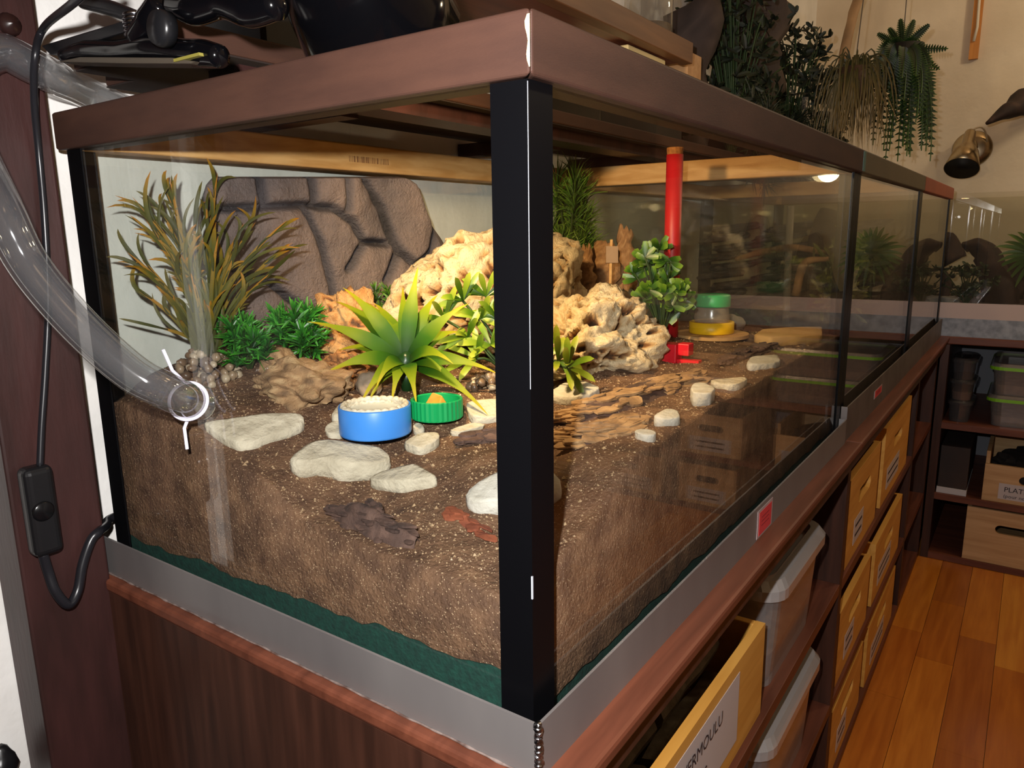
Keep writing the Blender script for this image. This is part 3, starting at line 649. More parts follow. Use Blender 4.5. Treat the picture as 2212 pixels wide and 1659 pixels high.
LIMEL = Mramp('lime_leaf', [(0, rgb(40, 76, 14)), (.5, rgb(88, 122, 22)), (1, rgb(150, 166, 48))], rough=.38, noise_amt=.12, nscale=60, trans=.2)
LG = Mramp('lime_leaf_light', [(0, rgb(60, 96, 16)), (.5, rgb(120, 142, 30)), (1, rgb(176, 180, 64))], rough=.38, noise_amt=.1, nscale=60, trans=.2)
lp = gp(1085, 850); lp = Vector((lp.x-.012, lp.y+.03, hs(lp.x-.012, lp.y+.03)))
lpl = thing('lime_plant', 'lime green palmate plastic plant behind the corner post', 'plant', lp)
Dl = depth(lp)
heads = [(1000,650,.02),(1040,690,.0),(1010,730,-.01),(1060,745,-.02),(1050,640,.03),(960,690,.02),(1075,690,0),(1205,780,-.02),(1225,795,-.03),(1030,775,-.02),(1110,720,0),(1150,760,-.01)]
for (x, y, d) in heads:
    hc = dep(x, y, Dl+d); dr = (hc-lp).normalized()
    obj('stem', G().tube(bez(lp, lp.lerp(hc, .5)+Vector((0, 0, .015)), hc, 6), .0012, 6), M('bush_stem', rgb(40, 62, 20)), lpl, smooth=True)
    q1 = dr.orthogonal().normalized(); q2 = dr.cross(q1)
    for k in range(8):
        a = k/8*6.28+R.uniform(-.2, .2); o_ = (q1*math.cos(a)+q2*math.sin(a)+dr*R.uniform(.2, .7)).normalized()*R.uniform(.024, .034)
        leaf_set(lpl, [(bez(hc, hc+o_*.55+Vector((0, 0, .004)), hc+o_, 7), .0034, (C-hc)+Vector((0, 0, .2)), lambda x: (math.sin(math.pi*min(1, .05+x*.95))**.6)*(.5+.6*x))], R.choice([LIMEL, LG]))

BOX = Mramp('boxwood_leaf', [(0, rgb(24, 48, 12)), (.5, rgb(48, 88, 18)), (1, rgb(104, 136, 38))], rough=.4, noise_amt=.2, nscale=80)
bp_ = gp(1425, 742); bp_ = Vector((bp_.x-.004, bp_.y+.012, hs(bp_.x-.004, bp_.y+.012)))
bw = thing('boxwood_sprig', 'plastic boxwood sprig with small oval leaves by the red tube', 'plant', bp_); Db = depth(bp_)
for i in range(42):
    hx, hy = R.choice([(1395,560),(1420,590),(1440,600),(1455,630),(1400,620),(1430,650),(1380,600),(1460,665),(1415,540),(1390,640),(1445,575),(1470,640)])
    hc = dep(hx+R.uniform(-12, 12), hy+R.uniform(-14, 14), Db+R.uniform(-.03, .008))
    obj('twig', G().tube(bez(bp_, bp_.lerp(hc, .5)+Vector((0, 0, .02)), hc, 6), .0009, 5), M('bush_stem', rgb(40, 62, 20)), bw, smooth=True)
    for k in range(6):
        o_ = Vector((R.gauss(0, 1), R.gauss(0, 1), R.gauss(.6, .8))).normalized()*R.uniform(.011, .016)
        leaf_set(bw, [([hc, hc+o_*.4, hc+o_*.75, hc+o_*1.15], .0029, (C-hc)+Vector((R.uniform(-.3, .3), R.uniform(-.3, .3), .2)), lambda x: .25+.9*math.sin(math.pi*x*.8))], BOX)

# ------------------------------------------------------------------ dishes, jar, small things in the lit tank
def dish(px0, px1, ybot, hpx, label, mat, name, ridges=0, wall=.10):
    c = gp((px0+px1)/2, ybot-8); r_ = (px1-px0)/2*mpp(c); h_ = hpx*mpp(c)
    z0 = hs(c.x, c.y)+.0015
    for a in range(8): z0 = max(z0, hs(c.x+r_*.8*math.cos(a), c.y+r_*.8*math.sin(a))-.002)
    t = thing(name, label, 'dish', (c.x, c.y, z0))
    k = r_*wall
    prof = [(r_*.985, 0), (r_, h_*.06), (r_, h_*.95), (r_-k*.4, h_), (r_-k, h_*.95), (r_-k, h_*.18), (0.0001, h_*.16)]
    g = G().lathe(prof, (c.x, c.y, z0), n=64)
    if ridges:
        n = 64
        for j in (1, 2):
            for i in range(n):
                v = g.v[j*n+i]; d = Vector((v.x-c.x, v.y-c.y, 0)).normalized(); v += d*(.0004 if i % 2 else -.0002)
    obj('cup', g, mat, t, smooth=not ridges)
    return t, c, r_, h_, z0
BLUE = M('blue_plastic', rgb(64, 136, 222), rough=.38)
GREEN = M('green_plastic', rgb(14, 148, 82), rough=.4)
t, c, r_, h_, z0 = dish(736, 890, 958, 62, 'blue screw cap used as a water dish, lined with white cord', BLUE, 'water_dish', wall=.05)
for k in range(2):
    pts = [(c.x+math.cos(a)*(r_*.87), c.y+math.sin(a)*(r_*.87), z0+h_*(.86+.10*k)+.0006*math.sin(a*25)) for a in [i/96*6.2832 for i in range(97)]]
    obj('cord', G().tube(pts, .0021, 8), M('white_cord', rgb(226, 216, 196), rgb(190, 178, 156), rough=.6, scale=400), t, smooth=True)
obj('water', G().lathe([(r_*.92, -.001), (r_*.92, 0)], (c.x, c.y, z0+h_*.82), n=48), M('water', rgb(200, 204, 200), rough=.25, spec=.2), t)
t, c, r_, h_, z0 = dish(890, 1000, 921, 42, 'green ridged screw cap used as a food dish', GREEN, 'food_dish', ridges=1)
g = G(); b = [(-.009,-.004,0),(.006,-.006,0),(.008,.006,0),(-.006,.007,0),(-.002,-.001,.012),(.004,.002,.010)]
g.add([(c.x+x*1.25-.001, c.y+y*1.2, z0+h_*.3+z*1.25) for x, y, z in b], [(0,3,2,1),(0,1,5,4),(1,2,5),(2,3,4,5),(3,0,4)])
obj('food_chunk', g, M('jelly_food', rgb(206, 156, 62), rgb(186, 130, 46), rough=.4, scale=120, sub=.2), label='amber food chunk lying in the green dish', cat='food', bevel=.0012)
# jar feeder
c = gp(1536, 728); k = mpp(c); z0 = hs(c.x, c.y)
obj('cardboard_disc', G().lathe([(.0001, .0), (78*k, 0), (78*k, .004), (.0001, .0045)], (c.x, c.y, z0+.001), n=48), M('cardboard', rgb(196, 156, 104), rgb(176, 134, 84), rough=.8, scale=50), label='round cardboard coaster under the jar feeder', cat='coaster')
fd = thing('jar_feeder', 'inverted jar feeder with green top and yellow base', 'feeder', (c.x, c.y, z0+.0055))
obj('base_cap', G().lathe([(46*k, 0), (47*k, .001), (47*k, 24*k), (42*k, 25*k), (41*k, 6*k), (.0001, 5*k)], (c.x, c.y, z0+.0055), n=48), M('yellow_plastic', rgb(236, 190, 30), rough=.4), fd, smooth=True)
obj('jar', G().lathe([(36*k, 6*k), (37*k, 34*k), (34*k, 52*k), (33*k, 56*k), (.0001, 57*k)], (c.x, c.y, z0+.0055), n=40), Mglass('frosted_jar', tint=(.8, .72, .6, 1), base=.06, haze=.3, hcol=(.7, .6, .45, 1), rough=.2), fd, smooth=True)
obj('syrup', G().lathe([(.0001, 7*k), (34*k, 7*k), (35*k, 24*k), (.0001, 24.5*k)], (c.x, c.y, z0+.0055), n=32), M('syrup', rgb(176, 110, 46), rough=.2), fd, smooth=True)
obj('top_lid', G().lathe([(37*k, 57*k), (37.5*k, 58*k), (37.5*k, 79*k), (35*k, 82*k), (.0001, 82.5*k)], (c.x, c.y, z0+.0055), n=48), M('jar_green', rgb(30, 164, 92), rough=.4), fd, smooth=True)
p = gp(1590, 715); rk('grey_pebble', (p.x-.012, min(p.y+.012, .672), p.z+.006), (.018, .018, .013), 31, 'grey rounded cobble behind the jar feeder', M('grey_cobble', rgb(130, 116, 96), rgb(160, 146, 124), rough=.7, scale=40), cat='stone', sub=4)
# red clip
c = gp(1462, 781); k = mpp(c); z0 = hs(c.x, c.y)
rb = thing('red_block', 'small red plastic clip beside the limestone', 'clip', (c.x, c.y, z0))
RED = M('red_plastic', rgb(206, 24, 40), rough=.4)
obj('body', G().box(c.x-.016, c.x+.002, c.y-.008, c.y+.009, z0-.001, z0+.018), RED, rb, bevel=.0012)
obj('tab', G().box(c.x+.002, c.x+.014, c.y-.005, c.y+.008, z0+.007, z0+.019), RED, rb, bevel=.001)
obj('foot', G().box(c.x+.002, c.x+.024, c.y-.004, c.y+.005, z0-.001, z0+.003), RED, rb)
# red tube with cork
c = gp(1445, 735); c = Vector((c.x-.01, c.y+.03, 0)); top = on(1458, 320, 1, c.y+.0); k = mpp(Vector((top.x, top.y, .2))); z0 = hs(c.x, c.y)
zt = on(1458, 334, 1, c.y).z; xt = on(1458, 334, 1, c.y).x; xb = on(1447, 720, 1, c.y).x
rtb = thing('red_tube', 'tall red tube stopped with a cork', 'tube', (xb, c.y, z0))
obj('tube', G().tube([(xb, c.y, z0-.004), ((xb+xt)/2, c.y, (z0+zt)/2), (xt, c.y, zt)], 17.5*k, 28), M('red_tube', rgb(190, 26, 30), rgb(176, 22, 28), rough=.45, scale=20), rtb, smooth=True)
obj('cork', G().lathe([(16*k, 0), (17.5*k, 13*k), (16.8*k, 15*k), (.0001, 15*k)], (xt, c.y, zt-.0005), n=28), M('cork', rgb(176, 116, 60), rgb(128, 78, 40), rough=.85, scale=260), rtb)
# plant marker
q = dep(1318, 620, depth((-.22, .52, .16))); kk = mpp(q); qt = dep(1321, 518, depth(q))
mk = thing('plant_marker', 'little wooden sign on a stick stuck behind the limestone', 'sign', q-Vector((0, 0, .03)))
obj('stick', G().tube([q-Vector((0, 0, .035)), q.lerp(qt, .5), qt], 3.2*kk, 6), PINE, mk)
c_ = dep(1322, 550, depth(q)-.002); obj('plate', G().add([c_+rt*(sx*13*kk)+up*(sy*18*kk)+fw*(sz*.001) for sx, sy, sz in [(-1,-1,-1),(1,-1,-1),(1,1,-1),(-1,1,-1),(-1,-1,1),(1,-1,1),(1,1,1),(-1,1,1)]],
    [(0,1,2,3),(4,7,6,5),(0,4,5,1),(1,5,6,2),(2,6,7,3),(3,7,4,0)]), M('marker_plate', rgb(150, 120, 90), rough=.7), mk)
# upright bark slabs behind the limestone
BARKU = Mramp('tan_bark', [(0, rgb(84, 60, 42)), (.5, rgb(164, 118, 74)), (1, rgb(204, 162, 112))], rough=.85, noise_amt=.35, nscale=70, bump=1, bscale=120, bdist=.005)
for i, (x0, y0, w_, h_, lb) in enumerate([(1350,560,24,68,'tallest tan bark slab standing behind the boxwood'),(1303,580,36,58,'broad tan bark slab leaning behind the plant marker'),(1266,585,20,55,'narrow tan bark piece behind the limestone top')]):
    q = dep(x0, y0, depth((-.27, .58, .16))+(.024, .004, -.014)[i]); kk = mpp(q)
    g = G(); n_ = 18; m_ = 8
    for s_ in (-1, 1):
        for j in range(n_+1):
            for u in range(m_+1):
                a = u/m_*2-1; b = j/n_*2-1; ww = w_*kk*(1-.45*max(0, b)**2)*(1+.55*noise.noise(Vector((b*2.6, a*.4, i*5))))
                hh = h_*kk*(1+.45*noise.noise(Vector((a*2.4, 3, i*4))))
                pz = q+rt*(a*ww)+up*(b*hh)+fw*(.004*s_+.006*a*a+.005*noise.noise(Vector((a*3, b*4, i*7+s_*.2))))
                g.v.append(pz); g.a.append(max(.01, .5+.6*noise.noise(Vector((a*4, b*6, i*3+s_)))))
    st = (n_+1)*(m_+1)
    for j in range(n_):
        for u in range(m_):
            a = j*(m_+1)+u; g.f.append((a, a+1, a+m_+2, a+m_+1)); g.f.append((st+a, st+a+m_+1, st+a+m_+2, st+a+1))
    bd = [u for u in range(m_+1)]+[j*(m_+1)+m_ for j in range(1, n_+1)]+[n_*(m_+1)+u for u in range(m_-1, -1, -1)]+[j*(m_+1) for j in range(n_-1, 0, -1)]
    for e in range(len(bd)): a, b = bd[e], bd[(e+1) % len(bd)]; g.f.append((a, st+a, st+b, b))
    obj('bark_slab', g, BARKU, label=lb, cat='bark', smooth=True, group=None)

# bark flakes
BARK1 = Mramp('grey_tan_bark', [(0, rgb(64, 46, 34)), (.5, rgb(152, 118, 82)), (1, rgb(196, 160, 116))], rough=.8, noise_amt=.4, nscale=90, bump=.8)
BARK2 = Mramp('dark_bark', [(0, rgb(40, 28, 26)), (.5, rgb(84, 62, 54)), (1, rgb(122, 94, 82))], rough=.8, noise_amt=.4, nscale=140, bump=1)
def flake(c, ln, wd, th, ang, tilt, seed, mat, parent, name='flake'):
    g = G(); n_ = 14; ca, sa = math.cos(ang), math.sin(ang); V = []
    for s_ in (1, 0):
        for i in range(n_):
            a = i/n_*6.2832; r1 = 1+.38*noise.noise(Vector((math.cos(a)*1.5+seed, math.sin(a)*1.5, seed)))
            x, y = math.cos(a)*ln*r1, math.sin(a)*wd*r1
            V.append(Vector(c)+Vector((x*ca-y*sa, x*sa+y*ca, th*s_+y*tilt+.0008*noise.noise(Vector((x*200, y*200, seed))))))
    V.append(Vector(c)+Vector((0, 0, th*1.15)))
    fs = [(2*n_, i, (i+1) % n_) for i in range(n_)]+[(i, n_+i, n_+(i+1) % n_, (i+1) % n_) for i in range(n_)]+[tuple(n_+i for i in range(n_))[::-1]]
    g.add(V, fs, [max(.01, .5+.5*noise.noise(v*90)) for v in V]); return obj(name, g, mat, parent)
def barkpiece(pxs, wd, h_, label, mat, nf, fl, ang0, dark=None, name='bark_piece'):
    P = [gp(x, y) for x, y in pxs]
    for q in P: q.y = max(q.y, .010+wd*1.4); q.x = min(q.x, -.010-wd*.9); q.z = hs(q.x, q.y)
    S = spline(P, 10)
    c = P[len(P)//2]; t = thing(name, label, 'bark', (c.x, c.y, hs(c.x, c.y)))
    g = G(); m_ = 10; n_ = len(S)
    for j, p in enumerate(S):
        tg = (S[min(j+1, n_-1)]-S[max(j-1, 0)]); tg.z = 0; tg.normalize(); sd = Vector((-tg.y, tg.x, 0)); e = math.sin(math.pi*(.06+.88*j/(n_-1)))**.5
        for u in range(m_+1):
            a = u/m_*2-1; q = p+sd*(a*wd*e*(1+.3*noise.noise(Vector((j*.25, a, wd*99)))))
            q.z = hs(q.x, q.y)-.003+(h_+.003)*max(0, 1-abs(a)**2.2)*e*(1+.35*noise.noise(Vector((q.x*60, q.y*60, 1)))); g.v.append(q); g.a.append(max(.01, .4+.5*noise.noise(q*120)))
    for j in range(n_-1):
        for u in range(m_): a = j*(m_+1)+u; g.f.append((a, a+1, a+m_+2, a+m_+1))
    obj('bark_core', g, dark or mat, t, smooth=True)
    for i in range(nf):
        j = R.uniform(0, n_-1.01); k = int(j); p = S[k].lerp(S[k+1], j-k); tg = S[k+1]-S[k]; an = math.atan2(tg.y, tg.x)
        sd = Vector((-math.sin(an), math.cos(an), 0)); a = R.uniform(-1, 1); e = math.sin(math.pi*(.06+.88*j/(n_-1)))**.5
        q = p+sd*(a*wd*.9*e); q.z = hs(q.x, q.y)+h_*max(0, 1-abs(a)**2.2)*e*R.uniform(.7, 1.05)
        flake(q, fl*R.uniform(.5, 1.2), fl*R.uniform(.25, .5), R.uniform(.0008, .0018), an+R.uniform(-.3, .3)+ang0, R.uniform(-.25, .25)-a*.25, i*1.7, mat, t)
    return t
barkpiece([(1195,922),(1290,887),(1400,848),(1510,815)], .022, .009, 'long flaky tan bark strip in front of the limestone', BARK1, 95, .013, 0, BARK2)
barkpiece([(1195,962),(1255,942),(1320,926),(1372,906)], .016, .004, 'weathered grey bark strip lying below the tan bark strip', BARK1, 60, .012, 0, BARK2)
barkpiece([(1555,790),(1605,768),(1650,757),(1680,750)], .011, .006, 'scattered brown bark flakes before the sandstone slab', BARK2, 60, .012, .2)
barkpiece([(695,1130),(760,1130),(820,1165),(885,1190)], .008, .012, 'dark rough bark stick on the open soil', BARK2, 34, .006, 0, name='bark_stick')
barkpiece([(800,1095),(815,1130),(850,1165)], .006, .010, 'short bark stick crossing the dark bark stick', BARK2, 14, .005, 0, name='bark_stick')
barkpiece([(965,1105),(1010,1130),(1060,1165)], .005, .002, 'reddish bark chip near the corner post', M('red_bark', rgb(140, 76, 50), rgb(112, 58, 40), rough=.8, scale=80, stretch=(1, 1, 1)), 10, .008, 0, name='bark_chip')
barkpiece([(992,962),(1040,950),(1085,946),(1140,952)], .008, .006, 'dark curled bark beside the green dish', BARK2, 24, .008, 0)

# ------------------------------------------------------------------ clear hose, cable with switch
HOSE = Mglass('clear_pvc_hose', tint=(.86, .86, .86, 1), base=.10, haze=.03, hcol=(.7, .74, .8, 1), rough=.06)
hpts = [on(436, 870, 1, .004), on(412, 868, 1, -.006), on(389, 858, 1, -.018), on(345, 838, 1, -.032), on(279, 800, 1, -.045), on(169, 700, 1, -.062), on(63, 572, 1, -.075), on(-2, 440, 1, -.082),
        on(-70, 270, 0, -.380), on(-60, 150, 0, -.384), on(0, 112, 0, -.386), on(66, 140, 0, -.384), on(118, 167, 0, -.386), on(185, 199, 0, -.4240), on(300, 252, 0, -.4290), on(360, 284, 0, -.4290)]
S = spline(hpts, 8)
ho = thing('clear_hose', 'thick clear plastic hose looping into the tank end pane', 'hose', hpts[1])
g = G().tube(S, .0118, 28, cap=False); g2 = G().tube(S, .0092, 28, cap=False); n = len(g.v)
g.add(g2.v, [f[::-1] for f in g2.f])
for j in range(28):
    k = (j+1) % 28; e = (len(S)-1)*28
    g.f += [(j, n+j, n+k, k), (e+k, n+e+k, n+e+j, e+j)]
g.a = []
obj('hose_wall', g, HOSE, ho, smooth=True)
zt_ = thing('cable_tie', 'white cable tie clamped around the hose end', 'cable tie', hpts[1])
i1 = 10; tg = (S[i1+1]-S[i1-1]).normalized(); q1 = tg.orthogonal().normalized(); q2 = tg.cross(q1)
TIE = M('nylon_tie', rgb(226, 222, 240), rough=.3)
obj('band', G().tube([S[i1]+(q1*math.cos(a)+q2*math.sin(a))*.0126 for a in [k/40*6.2832 for k in range(41)]], .0011, 8), TIE, zt_, smooth=True)
lo_ = S[i1]+Vector((0, 0, -.0126)); lo_.y -= .002
obj('tail', G().tube([lo_, on(398, 925, 1, lo_.y-.002), on(404, 970, 1, lo_.y-.002)], .0011, 6), TIE, zt_)
hi_ = S[i1]+Vector((-.002, 0, .0126)); obj('tail', G().tube([hi_, on(372, 800, 1, hi_.y), on(352, 755, 1, hi_.y-.004)], .0011, 6), TIE, zt_)
PX = -.3985
cb = thing('power_cable', 'black power cable with inline rocker switch on the post', 'cable', on(88, 1200, 0, PX))
CAB = M('black_cable', rgb(26, 26, 30), rough=.3)
kc = mpp(on(90, 800, 0, PX)); r_c = 7*kc
up_pts = [on(230, -60, 1, -.05), on(160, 5, 1, -.05), on(95, 60, 0, -.364), on(76, 120, 0, -.365), on(74, 220, 0, PX+.016), on(84, 330, 0, PX+.004), on(96, 470, 0, PX+.004), on(104, 650, 0, PX+.004), on(98, 800, 0, PX+.005), on(90, 920, 0, PX+.007), on(86, 1010, 0, PX+.009)]
obj('upper_cable', G().tube(spline(up_pts, 8), r_c, 12), CAB, cb, smooth=True)
dn = [on(92, 1195, 0, PX+.009), on(104, 1235, 0, PX+.009), on(120, 1278, 0, PX+.012), on(148, 1306, 0, PX+.013), on(168, 1275, 0, PX+.01), on(178, 1220, 0, PX+.008), on(196, 1168, 0, PX+.007), on(214, 1148, 0, PX+.005), Vector((-.412, -.0055, .0075)), Vector((-.426, .008, .0075)), Vector((-.429, .06, .006))]
obj('lower_cable', G().tube(spline(dn, 8), r_c*1.5, 12), CAB, cb, smooth=True)
a, b = on(88, 1003, 0, PX+.009), on(88, 1200, 0, PX+.009); wy = 46*kc*1.05
c_ = (a+b)/2; hh = abs(a.z-b.z)/2
sw = obj('switch_body', G().box(PX+.0005, PX+.016, c_.y-wy*.62, c_.y+wy*.62, c_.z-hh, c_.z+hh), BLACK, cb, bevel=.005, seg=4)
obj('rocker', G().lathe([(0.0001, .002), (.006, .0012), (.0075, 0), (.0075, -.003)][::-1], (PX+.016, c_.y-.001, c_.z+.001), (1, 0, 0), 24), M('rocker_black', rgb(14, 14, 16), rough=.2), sw, smooth=True)

# ------------------------------------------------------------------ shelves above the tank
shA = thing('hood_shelf', 'brown painted shelf board just above the tank rim', 'shelf', (-.34, .4, .349))
p0 = on(370, 95, 0, -.25)
def notched(d, z0, z1):   # board cut away at its back corner, where the hose passes
    q_ = [(-.372+d, -.006+d), (-.25-d, -.006+d), (-.25-d, 1.74-d), (-.412+d, 1.74-d), (-.412+d, .036), (-.372+d, .036)]
    return G().add([(x, y, z) for z in (z0, z1) for x, y in q_], [tuple(range(6))[::-1], tuple(range(6, 12))]+[(i, (i+1) % 6, 6+(i+1) % 6, 6+i) for i in range(6)])
obj('board', notched(0, .350, .364), BROWN, shA, bevel=.0015)
obj('dark_underside', notched(.001, .349, .350), M('underside_brown', rgb(34, 22, 18), rough=.8), shA)  # thin sheet that makes the underside darker than the board
obj('under_batten', G().box(-.30, -.265, .05, 1.70, .336, .349), DKBROWN, shA)
for y in (.17, .5, .78): obj('bracket', G().box(XW+.002, -.30, y, y+.02, .333, .349), DKBROWN, shA)
shB = thing('upper_shelf', 'tan wooden shelf with thick front board above the brown shelf', 'shelf', (-.34, .4, .478))
obj('board', G().box(XW+.002, -.262, -.0125, .79, .472, .488), WALNUT, shB)
obj('front_board', G().box(-.262, -.245, -.02, .79, .468, .496), Mwood('tan_board', rgb(112, 76, 48), rgb(92, 60, 38), axis=1), shB, bevel=.001)
obj('light_ballast', G().box(-.40, -.27, .075, .15, .3642, .45), BLACK, label='black ballast box standing on the brown shelf', cat='box', bevel=.003)
obj('storage_box', G().box(-.36, -.262, .55, .80, .3642, .424), M('black_card', rgb(22, 18, 16), rough=.8), label='dark box standing on the brown shelf under the cream box', cat='box', bevel=.002)
obj('storage_box', G().box(-.34, -.262, .62, .735, .4243, .466), M('cream_card', rgb(206, 188, 140), rough=.7), label='cream box squeezed between the dark box and the tan shelf', cat='box', bevel=.002)
q = on(1400, 60, 0, -.298)
jr = thing('glass_jar', 'clear glass jar standing on the tan shelf', 'jar', (-.298, q.y, .488))
obj('jar_wall', G().lathe([(.0001, 0), (.030, 0), (.034, .004), (.034, .07), (.028, .085), (.028, .1)], (-.298, q.y, .4885), n=36), Mglass('jar_glass', tint=(.9, .9, .88, 1), base=.08, haze=.02), jr, smooth=True)
obj('jar_contents', G().lathe([(.0001, .002), (.031, .003), (.031, .03), (.0001, .032)], (-.298, q.y, .4885), n=30), M('jar_fill', rgb(120, 104, 84), rough=.7), jr, smooth=True)

# clamp lamp: jaws bite on the brown shelf, shade hangs over the tank
cl = thing('clamp_lamp', 'black clamp lamp gripping the brown shelf, shade over the tank', 'lamp', on(320, 120, 1, -.02))
yJ = -.022
def plate(pts, y, th, mat, name, bev=.002):
    V = [on(x, yy, 1, y) for x, yy in pts]; n = len(V); g = G().add([v+Vector((0, -th/2, 0)) for v in V]+[v+Vector((0, th/2, 0)) for v in V],
        [tuple(range(n)), tuple(range(n, 2*n))[::-1]]+[(i, n+i, n+(i+1) % n, (i+1) % n) for i in range(n)])
    return obj(name, g, mat, cl, bevel=bev)
def rod(pts, rs, name, mat=GLOSSB, y=yJ):
    P_ = spline([on(x, yy, 1, y) for x, yy in pts], 8); n_ = len(P_); rr = []
    for i in range(n_):
        q_ = i/(n_-1)*(len(rs)-1); a_ = min(int(q_), len(rs)-2); rr.append(rs[a_]+(rs[a_+1]-rs[a_])*(q_-a_))
    obj(name, G().tube([P_[0]*2-P_[1]]+P_+[P_[-1]*2-P_[-2]], [rs[0]*.4]+rr+[rs[-1]*.4], 18), mat, cl, smooth=True)
rod([(140,122),(190,113),(260,112),(330,104),(400,112),(440,116),(476,122)], [.0045,.007,.0066,.0078,.0068,.0074,.006], 'lower_jaw')
rod([(300,85),(330,45),(350,5)], [.0075,.009,.0075], 'pivot_body')
rod([(372,12),(420,20),(480,8),(540,22),(600,10)], [.006,.0085,.0075,.0085,.007], 'upper_jaw')
rod([(180,5),(240,18),(300,40)], [.004,.0045,.004], 'handle', BLACK)
plate([(150,138),(200,128),(400,130),(450,138),(440,143),(300,142)], yJ, .016, M('jaw_underside', rgb(70, 62, 52), rough=.5), 'jaw_plate', .0005)
plate([(108,102),(310,42),(318,66),(128,122)], yJ+.004, .012, BLACK, 'grip_bar', .001)
c_ = on(333, 58, 1, yJ-.016)
obj('pivot_knob', G().lathe([(.0001, 0), (.0085, .0005), (.0095, .003), (.0095, .008)], c_, (0, 1, 0), 28), BLACK, cl, smooth=True)
sp = [on(294, 60, 1, yJ)+Vector((.006*math.cos(a), .006*math.sin(a), .0018*a/6.28*1.2-.006)) for a in [i/12*6.2832 for i in range(73)]]
obj('spring', G().tube(sp, .0011, 6), CHROME, cl, smooth=True)
obj('pad', G().box(on(430,128,1,yJ).x-.01, on(430,128,1,yJ).x+.014, yJ-.009, yJ+.009, on(430,126,1,yJ).z-.002, on(430,128,1,yJ).z), M('yellow_rubber', rgb(120, 112, 44), rough=.7), cl)
# shade
ax = Vector((-.10, .74, -.66)).normalized(); mc = on(838, 92, 0, -.165)
prof = [(.012, -.105), (.018, -.102), (.026, -.09), (.036, -.07), (.044, -.045), (.0485, -.02), (.050, 0), (.0488, 0), (.0470, -.02), (.0425, -.045), (.0345, -.07), (.0245, -.09), (.016, -.098)]
obj('shade', G().lathe(prof, mc, ax, 48, closed=False), GLOSSB, cl, smooth=True)
obj('socket', G().lathe([(.0001, -.15), (.014, -.148), (.016, -.14), (.016, -.104), (.0001, -.103)], mc, ax, 24), BLACK, cl, smooth=True)
st_ = mc-ax*.145; ck = on(430, 10, 1, yJ)
obj('neck', G().tube(spline([st_, st_+Vector((-.01, -.03, .03)), ck+Vector((.02, .02, .05)), ck], 8), .004, 12), CHROME, cl, smooth=True)
BLB = M('lit_bulb', (1, .7, .35, 1), emit=(1, .66, .3, 1), estr=30)
obj('bulb', rock(mc-ax*.04, (.017, .017, .017), 2, sub=3, amp=0, fine=0), BLB, cl, smooth=True)
lamp('clamp_lamp_light', 'SPOT', mc-ax*.018, CLAMP, (1, .70, .36), .012, (-.18, .47, .12), spot_size=math.radians(124), spot_blend=1.0)

# warm bulb over the second tank
q = on(1790, 372, 1, L1+.036)
b2 = thing('tank_bulb', 'lit warm bulb hanging in the olive rimmed tank', 'bulb', q)
obj('bulb_glass', rock(q, (.013, .013, .012), 2, sub=3, amp=0, fine=0), M('lit_bulb2', (1, .8, .5, 1), emit=(1, .74, .4, 1), estr=BULB2), b2, smooth=True)
obj('bulb_socket', G().lathe([(.006, 0), (.007, .002), (.007, .03), (.0001, .031)], q+Vector((0, 0, .009)), n=16), BLACK, b2, smooth=True)

# ------------------------------------------------------------------ tubs and crates in the near cabinet
def rrect(x0, x1, y0, y1, r, n=5):
    out = []
    for cx, cy, a0 in ((x1-r, y1-r, 0), (x0+r, y1-r, 90), (x0+r, y0+r, 180), (x1-r, y0+r, 270)):
        for k in range(n+1): a = math.radians(a0+90*k/n); out.append((cx+r*math.cos(a), cy+r*math.sin(a)))
    return out
def shell(levels, close_top=False, close_bot=True):
    """stack of rounded rectangles (x0,x1,y0,y1,r,z)"""
    g = G(); n = 24
    for (x0, x1, y0, y1, r, z) in levels: g.v += [Vector((x, y, z)) for x, y in rrect(x0, x1, y0, y1, r)]
    g.a = [0]*len(g.v); k = len(levels)
    for j in range(k-1): g.f += [(j*n+i, j*n+(i+1) % n, (j+1)*n+(i+1) % n, (j+1)*n+i) for i in range(n)]
    if close_bot: g.f.append(tuple(range(n))[::-1])
    if close_top: g.f.append(tuple((k-1)*n+i for i in range(n)))
    return g
def tub(x0, x1, y0, y1, z0, z1, label, body, lid, fill=None, lidh=.014, band=None, group=None, name='plastic_tub', fillm=None):
    t = thing(name, label, 'tub', ((x0+x1)/2, (y0+y1)/2, z0), group)
    i = min(.014, (x1-x0)*.12); zl = z1-lidh
    obj('tub_body', shell([(x0+i, x1-i, y0+i, y1-i, .02, z0), (x0+i*.5, x1-i*.5, y0+i*.5, y1-i*.5, .025, zl)]), body, t, smooth=False)
    obj('lid', shell([(x0, x1, y0, y1, .028, zl), (x0, x1, y0, y1, .028, zl+lidh*.55), (x0+.006, x1-.006, y0+.006, y1-.006, .026, z1), (x0+.016, x1-.016, y0+.016, y1-.016, .02, z1), (x0+.02, x1-.02, y0+.02, y1-.02, .02, z1-lidh*.5)], True, False), lid, t)
    if fill: obj('filling', shell([(x0+i*1.3, x1-i*1.3, y0+i*1.3, y1-i*1.3, .018, z0+.002), (x0+i, x1-i, y0+i, y1-i, .02, z0+(zl-z0)*fill)], True), fillm or M('tub_fill', rgb(120, 96, 76), rgb(90, 70, 56), rough=.9, scale=60), t)
    if band: obj('lid_band', shell([(x0-.001, x1+.001, y0-.001, y1+.001, .029, zl+.001), (x0-.001, x1+.001, y0-.001, y1+.001, .029, zl+lidh*.55)], False, False), band, t)
    return t
tub(-.26, .010, .435, .650, zs[0]+.0005, -.118, 'clear lidded tub on the top shelf beside the labelled wooden box', PLAST, LID, .35, .02)
